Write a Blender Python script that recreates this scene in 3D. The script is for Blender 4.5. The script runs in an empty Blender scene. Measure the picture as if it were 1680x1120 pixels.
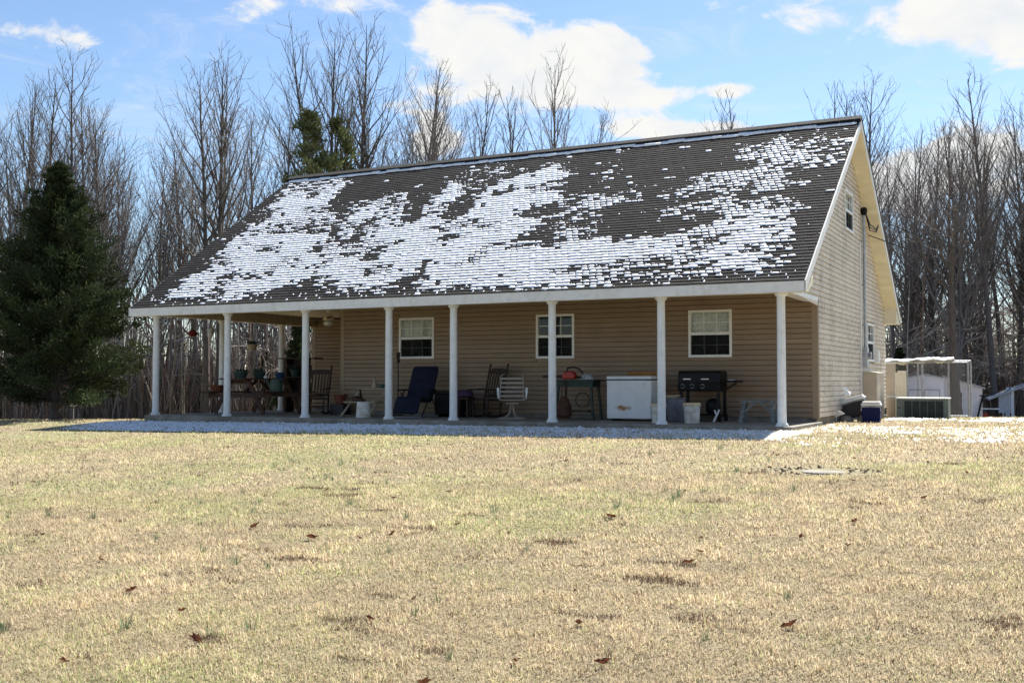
import bpy, math, random
import numpy as np
R = math.radians
rng = np.random.default_rng(7)
random.seed(7)
SC = bpy.context.scene
COL = SC.collection

# ---------------------------------------------------------------- camera, sky, sun, exposure
CAM = (4.607, -19.855, 0.813)
YAW, PITCH = R(27.017), R(2.123)
cd = bpy.data.cameras.new('camera'); co = bpy.data.objects.new('camera', cd); COL.objects.link(co)
cd.lens = 38.123; cd.sensor_width = 36.0; cd.clip_end = 3000
co.location = CAM; co.rotation_euler = (math.pi/2 + PITCH, 0, YAW)
SC.camera = co

SUN_EL, SUN_AZ = R(45.5), R(4.0)          # azimuth from +Y (straight behind the house) towards +X
W = bpy.data.worlds.new('World'); SC.world = W; W.use_nodes = True
wn, wl = W.node_tree.nodes, W.node_tree.links
wn.clear()
def wnode(t, **k):
    n = wn.new(t)
    for a, b in k.items(): setattr(n, a, b)
    return n
def wmath(op, a, b=None, c=None):
    n = wnode('ShaderNodeMath', operation=op)
    for i, v in enumerate((a, b, c)):
        if v is None: continue
        if isinstance(v, (int, float)): n.inputs[i].default_value = v
        else: wl.new(v, n.inputs[i])
    return n.outputs[0]
sky = wnode('ShaderNodeTexSky', sky_type='NISHITA')
sky.sun_disc = False; sky.sun_elevation = SUN_EL; sky.sun_rotation = SUN_AZ
sky.altitude = 200; sky.air_density = 1.0; sky.dust_density = 0.2; sky.ozone_density = 3.0
bg1 = wnode('ShaderNodeBackground'); bg1.inputs['Strength'].default_value = 0.072
wl.new(sky.outputs[0], bg1.inputs['Color'])
bg2 = wnode('ShaderNodeBackground'); bg2.inputs['Strength'].default_value = 0.43
tc = wnode('ShaderNodeTexCoord'); sx = wnode('ShaderNodeSeparateXYZ'); wl.new(tc.outputs['Generated'], sx.inputs[0])
az = wmath('MULTIPLY', wmath('ARCTAN2', sx.outputs[0], sx.outputs[1]), 180/math.pi)
el = wmath('MULTIPLY', wmath('ARCSINE', sx.outputs[2]), 180/math.pi)
cv = wnode('ShaderNodeCombineXYZ')
wl.new(wmath('MULTIPLY', az, 0.18), cv.inputs[0]); wl.new(wmath('MULTIPLY', el, 0.30), cv.inputs[1])
nz = wnode('ShaderNodeTexNoise'); nz.inputs['Scale'].default_value = 1.5; nz.inputs['Detail'].default_value = 9; nz.inputs['Roughness'].default_value = 0.62
nz.inputs['Distortion'].default_value = 0.35
wl.new(cv.outputs[0], nz.inputs['Vector'])
nb = wnode('ShaderNodeTexNoise'); nb.inputs['Scale'].default_value = 0.42; nb.inputs['Detail'].default_value = 3
wl.new(cv.outputs[0], nb.inputs['Vector'])
# cumulus as (azimuth, elevation, half width, half height, weight) in degrees; the thin broken field below goes all round
CLOUDS = [(-26.8,16.0,4.6,1.7,1.15), (-22.6,16.3,2.9,1.5,1.05), (-21.8,17.4,1.6,.8,.8), (-29.2,18.7,3.2,1.0,.9), (-31.0,17.6,1.5,.7,.6),
          (-19.6,13.1,2.9,.62,1.0), (-15.6,12.7,2.8,.62,.95), (-20.0,14.7,2.4,.5,.75), (-15.6,14.9,1.4,.42,.85),
          (-3.2,17.6,4.4,2.4,1.2), (-49.6,16.5,2.6,.75,.75), (-36.5,19.2,3.6,.9,.6), (-11.2,18.2,3.0,1.1,.6), (-40.6,18.6,1.2,1.2,.5),
          (-4.0,10.6,3.6,1.7,1.1), (-7.5,9.6,2.6,1.4,.9), (-31.0,12.4,1.6,1.2,.6), (-46.0,15.0,1.2,.5,.5), (-39,15.8,1.3,.6,.5),
          (9,14,5,2.4,1.1), (22,19,6,2.6,1.0), (-66,18,5,1.8,.9), (-84,24,6,2.5,1.0), (-20,26,6,3,1.0), (-44,28,5,2.5,.9), (5,29,6,3,1.0)]
cov = None
for a0, e0, wa, we, wt in CLOUDS:
    da = wmath('DIVIDE', wmath('SUBTRACT', az, a0), wa); de = wmath('DIVIDE', wmath('SUBTRACT', el, e0), we)
    d2 = wmath('ADD', wmath('MULTIPLY', da, da), wmath('MULTIPLY', de, de))
    g = wmath('MULTIPLY', wmath('EXPONENT', wmath('MULTIPLY', d2, -0.9)), wt)
    cov = g if cov is None else wmath('ADD', cov, g)
cov = wmath('MINIMUM', cov, 1.25)
base = wmath('MULTIPLY', wmath('SUBTRACT', nb.outputs['Fac'], 0.60), 2.2)
cov = wmath('ADD', cov, wmath('MAXIMUM', base, 0.0))
field = wmath('ADD', cov, wmath('MULTIPLY', wmath('SUBTRACT', nz.outputs['Fac'], 0.5), 2.1))
mr = wnode('ShaderNodeMapRange', interpolation_type='SMOOTHSTEP')
wl.new(field, mr.inputs[0]); mr.inputs[1].default_value = 0.36; mr.inputs[2].default_value = 0.78; mr.inputs[3].default_value = 0; mr.inputs[4].default_value = 1
up = wnode('ShaderNodeMapRange', interpolation_type='SMOOTHSTEP'); wl.new(el, up.inputs[0])
up.inputs[1].default_value = 0; up.inputs[2].default_value = 4
nv = wnode('ShaderNodeTexNoise'); nv.inputs['Scale'].default_value = 0.8; nv.inputs['Detail'].default_value = 8; nv.inputs['Roughness'].default_value = .7; nv.inputs['Distortion'].default_value = 1.2
mv = wnode('ShaderNodeMapping'); mv.inputs['Location'].default_value = (3.7, 1.9, 0); mv.inputs['Scale'].default_value = (.8, 1.6, 1); wl.new(cv.outputs[0], mv.inputs[0]); wl.new(mv.outputs[0], nv.inputs['Vector'])
veil = wnode('ShaderNodeMapRange', interpolation_type='SMOOTHSTEP'); wl.new(nv.outputs['Fac'], veil.inputs[0]); veil.inputs[1].default_value = .46; veil.inputs[2].default_value = .78; veil.inputs[4].default_value = .42
mask = wmath('MULTIPLY', wmath('MAXIMUM', mr.outputs[0], veil.outputs[0]), up.outputs[0])
crm = wnode('ShaderNodeValToRGB'); wl.new(nz.outputs['Fac'], crm.inputs[0])
crm.color_ramp.elements[0].position = .3; crm.color_ramp.elements[0].color = (.86, .90, .95, 1)
crm.color_ramp.elements[1].position = .6; crm.color_ramp.elements[1].color = (1.0, .995, .97, 1)
wl.new(crm.outputs[0], bg2.inputs['Color'])
mx = wnode('ShaderNodeMixShader'); wl.new(mask, mx.inputs[0]); wl.new(bg1.outputs[0], mx.inputs[1]); wl.new(bg2.outputs[0], mx.inputs[2])
wo = wnode('ShaderNodeOutputWorld'); wl.new(mx.outputs[0], wo.inputs[0])

sd = bpy.data.lights.new('sun', 'SUN'); so = bpy.data.objects.new('sun', sd); COL.objects.link(so)
sd.energy = 5.0; sd.angle = R(0.53); sd.color = (1.0, .955, .88)
so.rotation_euler = (-(math.pi/2 - SUN_EL), 0, -SUN_AZ); so.location = (6, 40, 40)
SC.view_settings.view_transform = 'Standard'; SC.view_settings.look = 'None'
SC.view_settings.exposure = 1.16; SC.view_settings.gamma = 1.0; SC.view_settings.use_curve_mapping = False
SC.render.engine = 'CYCLES'
SC.cycles.max_bounces = 8; SC.cycles.transparent_max_bounces = 12

# ---------------------------------------------------------------- helpers
def tag(o, label=None, cat=None, group=None, kind=None):
    if label: o['label'] = label
    if cat: o['category'] = cat
    if group: o['group'] = group
    if kind: o['kind'] = kind
    return o
def thing(name, label, cat, loc=(0, 0, 0), rz=0.0, group=None):
    o = bpy.data.objects.new(name, None); COL.objects.link(o)
    o.location = loc; o.rotation_euler = (0, 0, rz); o.empty_display_size = .1
    return tag(o, label, cat, group)
def link(name, me, m=None, parent=None, loc=None, smooth=False):
    o = bpy.data.objects.new(name, me); COL.objects.link(o)
    if m is not None and not me.materials: me.materials.append(m)
    if parent: o.parent = parent
    if loc is not None: o.location = loc
    if smooth: me.polygons.foreach_set('use_smooth', [True]*len(me.polygons))
    return o
def npmesh(name, V, F, cols=None):
    """V (n,3), F (m,k) index array; cols per vertex rgb"""
    V = np.ascontiguousarray(V, dtype=np.float32); F = np.ascontiguousarray(F, dtype=np.int32)
    me = bpy.data.meshes.new(name); k = F.shape[1]
    me.vertices.add(len(V)); me.vertices.foreach_set('co', V.ravel())
    me.loops.add(F.size); me.loops.foreach_set('vertex_index', F.ravel())
    me.polygons.add(len(F)); me.polygons.foreach_set('loop_start', np.arange(0, F.size, k, dtype=np.int32))
    me.polygons.foreach_set('use_smooth', np.zeros(len(F), dtype=bool))
    me.update(calc_edges=True)
    if cols is not None: setcol(me, cols)
    return me
def setcol(me, cols):
    a = me.color_attributes.new('Col', 'FLOAT_COLOR', 'POINT')
    c = np.ones((len(me.vertices), 4), dtype=np.float32); c[:, :3] = cols
    a.data.foreach_set('color', c.ravel())
class MB:
    """collects shapes, builds one mesh object"""
    def __init__(s, tf=None): s.v = []; s.f = []; s.tf = tf
    def add(s, vs, fs):
        b = len(s.v)
        s.v += [s.tf(p) if s.tf else tuple(p) for p in vs]
        s.f += [tuple(b+i for i in f) for f in fs]
        return s
    def box(s, x0, x1, y0, y1, z0, z1):
        return s.add([(x0,y0,z0),(x1,y0,z0),(x1,y1,z0),(x0,y1,z0),(x0,y0,z1),(x1,y0,z1),(x1,y1,z1),(x0,y1,z1)],
                     [(3,2,1,0),(4,5,6,7),(0,1,5,4),(1,2,6,5),(2,3,7,6),(3,0,4,7)])
    def cbox(s, c, d): return s.box(c[0]-d[0]/2, c[0]+d[0]/2, c[1]-d[1]/2, c[1]+d[1]/2, c[2]-d[2]/2, c[2]+d[2]/2)
    def tube(s, pts, rad, n=8, cap=True):
        P = [np.array(p, float) for p in pts]; m = len(P)
        rad = [rad]*m if isinstance(rad, (int, float)) else list(rad)
        vs, fs = [], []; ref = None
        for i in range(m):
            d = P[min(i+1, m-1)] - P[max(i-1, 0)]; d /= np.linalg.norm(d) + 1e-12
            if ref is None:
                ref = np.array((0, 0, 1.)) if abs(d[2]) < .9 else np.array((1., 0, 0))
            u = np.cross(ref, d); u /= np.linalg.norm(u) + 1e-12; w = np.cross(d, u); ref = np.cross(d, u) if False else ref
            for k in range(n):
                a = 2*math.pi*k/n; vs.append(tuple(P[i] + rad[i]*(math.cos(a)*u + math.sin(a)*w)))
        for i in range(m-1):
            for k in range(n):
                a, b = i*n+k, i*n+(k+1) % n; fs.append((a, b, b+n, a+n))
        if cap: fs += [tuple(range(n-1, -1, -1)), tuple(range((m-1)*n, m*n))]
        return s.add(vs, fs)
    def bar(s, p0, p1, w, t, side=(0, 0, 1)):
        """rectangular bar from p0 to p1, width w along 'side', thickness t across"""
        p0, p1 = np.array(p0, float), np.array(p1, float); d = p1-p0; d /= np.linalg.norm(d)
        a = np.array(side, float); a -= d*(a@d); a /= np.linalg.norm(a); b = np.cross(d, a)
        vs = []
        for p in (p0, p1):
            for (i, j) in ((-1,-1), (1,-1), (1,1), (-1,1)): vs.append(tuple(p + a*i*w/2 + b*j*t/2))
        return s.add(vs, [(3,2,1,0),(4,5,6,7),(0,1,5,4),(1,2,6,5),(2,3,7,6),(3,0,4,7)])
    def lathe(s, prof, n=20, c=(0, 0, 0), cap=True):
        vs, fs = [], []; m = len(prof)
        for r, z in prof:
            for k in range(n):
                a = 2*math.pi*k/n; vs.append((c[0]+r*math.cos(a), c[1]+r*math.sin(a), c[2]+z))
        for i in range(m-1):
            for k in range(n):
                a, b = i*n+k, i*n+(k+1) % n; fs.append((a, b, b+n, a+n))
        if cap: fs += [tuple(range(n-1, -1, -1)), tuple(range((m-1)*n, m*n))]
        return s.add(vs, fs)
    def prism(s, poly, a0, a1, axis='y'):
        """poly 2D extruded along axis: axis y -> poly is (x,z); axis x -> poly is (y,z); axis z -> (x,y)"""
        n = len(poly)
        def P(p, a): return {'y': (p[0], a, p[1]), 'x': (a, p[0], p[1]), 'z': (p[0], p[1], a)}[axis]
        vs = [P(p, a0) for p in poly] + [P(p, a1) for p in poly]
        return s.add(vs, [tuple(range(n-1, -1, -1)), tuple(range(n, 2*n))] + [(i, (i+1) % n, (i+1) % n+n, i+n) for i in range(n)])
    def build(s, name, m, parent=None, bevel=0, smooth=False, loc=None, rot=None):
        me = bpy.data.meshes.new(name); me.from_pydata(s.v, [], s.f); me.update()
        import bmesh
        b = bmesh.new(); b.from_mesh(me); bmesh.ops.recalc_face_normals(b, faces=b.faces); b.to_mesh(me); b.free()
        o = link(name, me, m, parent, loc)
        if rot is not None: o.rotation_euler = rot
        if smooth:
            me.polygons.foreach_set('use_smooth', [True]*len(me.polygons))
            try: me.set_sharp_from_angle(angle=R(40))
            except Exception: pass
        if bevel:
            md = o.modifiers.new('bevel', 'BEVEL'); md.width = bevel; md.segments = 2; md.limit_method = 'ANGLE'; md.angle_limit = R(40)
        return o
_h = rng.random((256, 256))
def vnoise(x, y, seed=0):
    x = np.asarray(x, float) + seed*17.3; y = np.asarray(y, float) + seed*9.1
    xi, yi = np.floor(x).astype(int), np.floor(y).astype(int); fx, fy = x-xi, y-yi
    fx = fx*fx*(3-2*fx); fy = fy*fy*(3-2*fy)
    g = lambda a, b: _h[a & 255, b & 255]
    return (g(xi,yi)*(1-fx)+g(xi+1,yi)*fx)*(1-fy) + (g(xi,yi+1)*(1-fx)+g(xi+1,yi+1)*fx)*fy
def fbm(x, y, seed=0, o=3):
    s = 0; a = .5; t = 0
    for i in range(o): s = s + a*vnoise(x*2**i, y*2**i, seed+i); t += a; a *= .5
    return s/t
def view_depth(x, y): return (x-CAM[0])*-math.sin(YAW) + (y-CAM[1])*math.cos(YAW)
def from_view(lat, dep):
    return (CAM[0] + lat*math.cos(YAW) - dep*math.sin(YAW), CAM[1] + lat*math.sin(YAW) + dep*math.cos(YAW))
def ground(x, y):
    x = np.asarray(x, float); y = np.asarray(y, float)
    t = np.clip((x+15.5)/15.5, 0, 1.25); a = np.maximum(0, -y)
    yy = np.minimum(a, 16)
    z = (1-t)*(-.125 - .052*yy) + t*(-.075 - .008*yy - .0026*yy*yy)
    D = view_depth(x, y)
    z = z - .036*np.clip(np.logaddexp(0, (D-26.5)*1.2)/1.2, 0, 55)
    z = z + .02*(fbm(x*.5, y*.5, 5)-.5)*np.clip((a+np.abs(x+7.5)-8)*.3, 0, 1)
    return z

# ---------------------------------------------------------------- materials
def mat(name, col, rough=.6, var=.12, scale=6.0, bump=0.0, bscale=60.0, metal=0.0, col2=None, spec=.4, stretch=(1, 1, 1), attr=False, detail=4, lo=.35, hi=.65, trans=0.0):
    m = bpy.data.materials.new(name); m.use_nodes = True
    n, l = m.node_tree.nodes, m.node_tree.links
    b = n['Principled BSDF']; b.inputs['Roughness'].default_value = rough; b.inputs['Metallic'].default_value = metal
    b.inputs['Specular IOR Level'].default_value = spec
    t = n.new('ShaderNodeTexCoord'); mp = n.new('ShaderNodeMapping'); l.new(t.outputs['Object'], mp.inputs[0]); mp.inputs['Scale'].default_value = stretch
    nz = n.new('ShaderNodeTexNoise'); nz.inputs['Scale'].default_value = scale; nz.inputs['Detail'].default_value = detail; nz.inputs['Roughness'].default_value = .65
    l.new(mp.outputs[0], nz.inputs['Vector'])
    r = n.new('ShaderNodeValToRGB'); l.new(nz.outputs['Fac'], r.inputs[0])
    c2 = col2 if col2 else tuple(min(1, c*(1+var)) for c in col)
    c1 = col if col2 else tuple(c*(1-var) for c in col)
    r.color_ramp.elements[0].position = lo; r.color_ramp.elements[0].color = (*c1, 1)
    r.color_ramp.elements[1].position = hi; r.color_ramp.elements[1].color = (*c2, 1)
    out = r.outputs[0]
    if attr:
        at_ = n.new('ShaderNodeAttribute'); at_.attribute_name = 'Col'
        mxx = n.new('ShaderNodeMix'); mxx.data_type = 'RGBA'; mxx.blend_type = 'MULTIPLY'; mxx.inputs[0].default_value = 1
        l.new(at_.outputs['Color'], mxx.inputs[6]); l.new(out, mxx.inputs[7]); out = mxx.outputs[2]
    l.new(out, b.inputs['Base Color'])
    if bump:
        bn = n.new('ShaderNodeTexNoise'); bn.inputs['Scale'].default_value = bscale; bn.inputs['Detail'].default_value = 4
        l.new(mp.outputs[0], bn.inputs['Vector'])
        bp = n.new('ShaderNodeBump'); bp.inputs['Strength'].default_value = bump; bp.inputs['Distance'].default_value = .02
        l.new(bn.outputs['Fac'], bp.inputs['Height']); l.new(bp.outputs[0], b.inputs['Normal'])
    if trans:
        tr = n.new('ShaderNodeBsdfTranslucent'); l.new(out, tr.inputs['Color'])
        ms = n.new('ShaderNodeMixShader'); ms.inputs[0].default_value = trans
        l.new(b.outputs[0], ms.inputs[1]); l.new(tr.outputs[0], ms.inputs[2]); l.new(ms.outputs[0], n['Material Output'].inputs[0])
    return m
def stained(name, base, stain, rough=.55):
    """vinyl with vertical grime streaks and blotches"""
    m = mat(name, base, rough, .05, 3.0)
    n, l = m.node_tree.nodes, m.node_tree.links; b = n['Principled BSDF']; prev = b.inputs['Base Color'].links[0].from_socket
    t = n.new('ShaderNodeTexCoord'); mp = n.new('ShaderNodeMapping'); l.new(t.outputs['Object'], mp.inputs[0]); mp.inputs['Scale'].default_value = (1, 1, .22)
    z1 = n.new('ShaderNodeTexNoise'); z1.inputs['Scale'].default_value = 1.6; z1.inputs['Detail'].default_value = 7; z1.inputs['Roughness'].default_value = .7; l.new(mp.outputs[0], z1.inputs['Vector'])
    z2 = n.new('ShaderNodeTexNoise'); z2.inputs['Scale'].default_value = 9; z2.inputs['Detail'].default_value = 5; l.new(t.outputs['Object'], z2.inputs['Vector'])
    a = n.new('ShaderNodeMath'); a.operation = 'MULTIPLY'; l.new(z1.outputs['Fac'], a.inputs[0]); l.new(z2.outputs['Fac'], a.inputs[1])
    r = n.new('ShaderNodeMapRange'); l.new(a.outputs[0], r.inputs[0]); r.inputs[1].default_value = .22; r.inputs[2].default_value = .42; r.inputs[4].default_value = .75
    mxx = n.new('ShaderNodeMix'); mxx.data_type = 'RGBA'; l.new(r.outputs[0], mxx.inputs[0]); l.new(prev, mxx.inputs[6]); mxx.inputs[7].default_value = (*stain, 1)
    l.new(mxx.outputs[2], b.inputs['Base Color'])
    return m
M = {}
M['siding'] = mat('vinyl_siding_shaded', (.262, .186, .120), .5, .07, 2.5, bump=.05, bscale=120)  # base darkened so the colour carries the porch shade
M['siding_gable'] = stained('stained_vinyl_siding_lit', (.72, .63, .52), (.31, .24, .17))  # same siding, base lightened to carry the gable's brighter light; grime is stain
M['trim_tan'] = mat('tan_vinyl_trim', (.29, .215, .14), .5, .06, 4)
M['white'] = mat('white_vinyl', (.80, .80, .78), .42, .05, 5, bump=.03)
M['post'] = stained('weathered_white_column', (.80, .80, .78), (.60, .57, .50), .45)
M['fascia'] = stained('white_fascia', (.80, .79, .77), (.64, .61, .56))
M['cream'] = mat('cream_vinyl', (.78, .70, .52), .5, .05, 4)
M['beam'] = mat('tan_beaded_vinyl', (.42, .35, .25), .55, .08, 5)
M['concrete'] = mat('porch_concrete', (.30, .27, .23), .85, .2, 3, bump=.25, bscale=40, col2=(.17, .15, .115))
M['shingle'] = mat('asphalt_shingle', (.75, .75, .75), .92, .25, 30, bump=.5, bscale=180, attr=True, spec=.15)
M['roofback'] = mat('shingle_far_slope', (.05, .045, .04), .9, .2, 12, bump=.4)
M['snow'] = mat('snow', (.86, .88, .92), .55, .04, 30, bump=.25, bscale=60, spec=.3)
M['wood_dark'] = mat('dark_stained_wood', (.034, .017, .011), .65, .35, 5, stretch=(1, 1, 6), bump=.2)
M['wood_table'] = mat('red_brown_wood', (.065, .031, .019), .7, .35, 5, stretch=(4, 1, 1), bump=.2)
M['wood_grey'] = mat('weathered_grey_wood', (.16, .17, .16), .8, .3, 8, stretch=(1, 4, 4), bump=.3)
M['wood_pale'] = mat('pale_board', (.36, .30, .20), .7, .2, 6, stretch=(1, 5, 1), bump=.2)
M['plywood'] = mat('orange_plywood', (.26, .12, .035), .7, .25, 6, stretch=(1, 5, 5), bump=.1)
M['black'] = mat('black_enamel', (.007, .007, .008), .5, .3, 8, spec=.25)
M['black_plastic'] = mat('black_plastic', (.009, .009, .009), .65, .3, 8, spec=.2)
M['steel'] = mat('brushed_steel', (.55, .55, .55), .35, .1, 8, metal=1)
M['galv'] = mat('galvanised_steel', (.42, .44, .47), .45, .25, 9, metal=.6)
M['old_tin'] = mat('dull_tin', (.14, .15, .18), .5, .2, 9, metal=.4)
M['navy'] = mat('navy_fabric', (.004, .007, .024), .85, .3, 9, bump=.15, bscale=200)
M['navy_plastic'] = mat('dark_navy_plastic', (.008, .010, .018), .45, .2, 6)
M['blue'] = mat('royal_blue_plastic', (.004, .009, .075), .5, .15, 6, spec=.2)
M['bucket'] = stained('dirty_white_plastic', (.72, .71, .66), (.40, .32, .20), .5)
M['bucket_rim'] = mat('stained_bucket_rim', (.62, .50, .33), .6, .25, 20)
M['enamel'] = mat('white_enamel', (.70, .71, .71), .3, .05, 4)
M['beige_metal'] = mat('beige_metal', (.38, .33, .27), .5, .1, 10)
M['green_metal'] = mat('dark_green_metal', (.018, .035, .025), .55, .3, 10)
M['green_plastic'] = mat('green_plastic', (.045, .085, .065), .5, .2, 6)
M['green_pot'] = mat('dark_green_pot', (.03, .06, .05), .6, .2, 6)
M['terra'] = mat('terracotta', (.16, .05, .025), .8, .2, 10)
M['blue_glaze'] = mat('blue_glazed_pot', (.02, .07, .16), .3, .2, 6)
M['lantern_red'] = mat('dark_red_paper', (.13, .008, .008), .7, .2, 8)
M['red'] = mat('red_plastic', (.35, .012, .012), .35, .2, 8)
M['grey_plastic'] = mat('grey_plastic', (.30, .31, .32), .6, .2, 8)
M['purple'] = mat('purple_cloth', (.05, .025, .07), .9, .3, 8, bump=.2)
M['brown_cloth'] = mat('brown_cloth', (.075, .035, .022), .9, .3, 8, bump=.3)
M['rubber'] = mat('black_cable', (.01, .01, .01), .6, .2, 8)
M['tan_panel'] = mat('tan_vinyl_panel', (.55, .46, .35), .5, .06, 3)
M['cream_panel'] = mat('cream_vinyl_panel', (.74, .68, .54), .5, .06, 3)
M['grey_green'] = mat('grey_green_metal', (.14, .165, .15), .5, .15, 6)
M['louvre'] = mat('dark_louvre', (.02, .03, .03), .6, .3, 10)
M['shed'] = mat('white_shed_metal', (.80, .81, .83), .5, .08, 3, bump=.03)
M['shed_trim'] = mat('grey_trim', (.36, .37, .40), .5, .1, 4)
M['shedroof'] = mat('grey_metal_roof', (.42, .45, .50), .45, .1, 4, metal=.3)
M['soil'] = mat('bare_soil', (.17, .115, .07), .95, .4, 30, bump=.5)
M['stone'] = mat('field_stone', (.30, .27, .22), .85, .3, 8, bump=.5, bscale=12)
M['leaf_dead'] = mat('dead_leaf', (.16, .06, .03), .75, .45, 25, bump=.2, trans=.25)
M['onion'] = mat('blue_green_grass', (.12, .19, .10), .6, .25, 15, trans=.3)
M['bark'] = mat('grey_bark', (.155, .138, .125), .9, .35, 5, stretch=(4, 4, .6), bump=.6, bscale=20)
M['bark_dark'] = mat('dark_bark', (.095, .082, .074), .9, .35, 5, stretch=(4, 4, .6), bump=.6, bscale=20)
M['twig'] = mat('grey_twigs', (.20, .178, .162), .85, .3, 3)
M['twig_pale'] = mat('pale_twigs', (.44, .39, .34), .8, .3, 3)
M['brush'] = mat('underbrush', (1, 1, 1), .9, .2, 3, attr=True)
M['cedar'] = mat('cedar_leaf', (1, 1, 1), .85, .25, 4, attr=True, trans=.12, spec=.12)
M['grass'] = mat('dormant_grass', (1, 1, 1), .7, .12, 20, attr=True, trans=.45, spec=.25)
M['glass'] = None
def glass():
    m = bpy.data.materials.new('window_glass'); m.use_nodes = True; n, l = m.node_tree.nodes, m.node_tree.links
    n.remove(n['Principled BSDF'])
    t = n.new('ShaderNodeBsdfTransparent'); t.inputs[0].default_value = (.86, .88, .88, 1)
    g = n.new('ShaderNodeBsdfGlossy'); g.inputs['Roughness'].default_value = .03
    f = n.new('ShaderNodeValue'); f.outputs[0].default_value = .018
    x = n.new('ShaderNodeMixShader'); l.new(f.outputs[0], x.inputs[0]); l.new(t.outputs[0], x.inputs[1]); l.new(g.outputs[0], x.inputs[2])
    l.new(x.outputs[0], n['Material Output'].inputs[0]); return m
M['glass'] = glass()
M['screen'] = mat('insect_screen', (.012, .013, .014), .9, .1, 6, spec=.05)
def see_through(m, f):
    n, l = m.node_tree.nodes, m.node_tree.links; t = n.new('ShaderNodeBsdfTransparent'); x = n.new('ShaderNodeMixShader'); x.inputs[0].default_value = f
    l.new(n['Principled BSDF'].outputs[0], x.inputs[1]); l.new(t.outputs[0], x.inputs[2]); l.new(x.outputs[0], n['Material Output'].inputs[0])
see_through(M['screen'], .30)
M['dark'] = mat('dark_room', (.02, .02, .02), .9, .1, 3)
M['curtain'] = mat('lace_curtain', (.92, .89, .80), .9, .3, 24, col2=(.62, .60, .53), lo=.42, hi=.62, bump=.1)
M['freezer_rust'] = None
def rusty():
    m = mat('rusted_white_enamel', (.70, .71, .72), .32, .05, 4)
    n, l = m.node_tree.nodes, m.node_tree.links; b = n['Principled BSDF']; prev = b.inputs['Base Color'].links[0].from_socket
    t = n.new('ShaderNodeTexCoord'); mp = n.new('ShaderNodeMapping'); l.new(t.outputs['Object'], mp.inputs[0])
    mp.inputs['Location'].default_value = (.14, 0, -.27); 
    s = n.new('ShaderNodeSeparateXYZ'); l.new(mp.outputs[0], s.inputs[0])
    def mth(op, a, b_):
        q = n.new('ShaderNodeMath'); q.operation = op
        for i, v in enumerate((a, b_)):
            if isinstance(v, (int, float)): q.inputs[i].default_value = v
            else: l.new(v, q.inputs[i])
        return q.outputs[0]
    dx = mth('DIVIDE', s.outputs[0], .21); dz = mth('DIVIDE', s.outputs[2], .065)
    d = mth('ADD', mth('MULTIPLY', dx, dx), mth('MULTIPLY', dz, dz))
    z = n.new('ShaderNodeTexNoise'); z.inputs['Scale'].default_value = 14; z.inputs['Detail'].default_value = 6; l.new(t.outputs['Object'], z.inputs['Vector'])
    f = mth('SUBTRACT', mth('MULTIPLY', z.outputs['Fac'], 2.6), d)
    r = n.new('ShaderNodeMapRange'); l.new(f, r.inputs[0]); r.inputs[1].default_value = .45; r.inputs[2].default_value = 1.1
    x = n.new('ShaderNodeMix'); x.data_type = 'RGBA'; l.new(r.outputs[0], x.inputs[0]); l.new(prev, x.inputs[6]); x.inputs[7].default_value = (.33, .15, .05, 1)
    l.new(x.outputs[2], b.inputs['Base Color']); return m
M['freezer_rust'] = rusty()

def vary(m, amt):
    """each board its own slight tone"""
    n, l = m.node_tree.nodes, m.node_tree.links; b = n['Principled BSDF']; prev = b.inputs['Base Color'].links[0].from_socket
    oi = n.new('ShaderNodeObjectInfo'); mr_ = n.new('ShaderNodeMapRange'); l.new(oi.outputs['Random'], mr_.inputs[0]); mr_.inputs[3].default_value = 1-amt; mr_.inputs[4].default_value = 1+amt
    x = n.new('ShaderNodeVectorMath'); x.operation = 'SCALE'; l.new(prev, x.inputs[0]); l.new(mr_.outputs[0], x.inputs['Scale']); l.new(x.outputs[0], b.inputs['Base Color'])
for k_, a_ in (('siding', .07), ('siding_gable', .07), ('post', .03), ('bark', .3), ('bark_dark', .3), ('twig', .22), ('cream', .05)): vary(M[k_], a_)

# ---------------------------------------------------------------- ground
def axis_lines(lo, hi, step, far):
    c = list(np.arange(lo, hi+1e-6, step)); a, s = [], step
    x = hi
    while x < far: s *= 1.35; x += s; a.append(x)
    b, s, x = [], step, lo
    while x > -far: s *= 1.35; x -= s; b.append(x)
    return np.array(b[::-1] + c + a)
gx, gy = axis_lines(-26, 16, .4, 1500), axis_lines(-22, 22, .4, 1500)
GX, GY = np.meshgrid(gx, gy); GZ = ground(GX, GY)
nx_, ny_ = len(gx), len(gy)
idx = np.arange(nx_*ny_).reshape(ny_, nx_)
GF = np.stack([idx[:-1, :-1], idx[:-1, 1:], idx[1:, 1:], idx[1:, :-1]], -1).reshape(-1, 4)
def greenness(x, y):
    g = fbm(x*.33, y*.33, 3, 4)*.7 + fbm(x*1.6, y*1.6, 8, 3)*.5
    return np.clip((g-.56)*4.2 + .35*np.exp(-((y+5)/3.5)**2) - .12*np.clip((-y-9)/6, 0, 1), 0, 1)
STRAW, STRAW2, GREEN, BROWN = np.array((.61, .495, .305)), np.array((.82, .70, .50)), np.array((.44, .47, .21)), np.array((.20, .13, .08))
gflat = greenness(GX.ravel(), GY.ravel())[:, None]
DD = view_depth(GX, GY).ravel()
wood = np.clip((DD-37)/6 , 0, 1)[:, None]
GC = (STRAW*.42*(1-gflat*.6) + GREEN*.55*gflat*.6)*(1-wood) + np.array((.13, .085, .055))*wood
gme = npmesh('ground', np.stack([GX, GY, GZ], -1).reshape(-1, 3), GF, GC)
M['ground'] = mat('lawn_thatch', (.7, .7, .7), .95, .5, 7, bump=.9, bscale=45, attr=True, detail=8, col2=(1.25, 1.2, 1.1))
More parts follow.
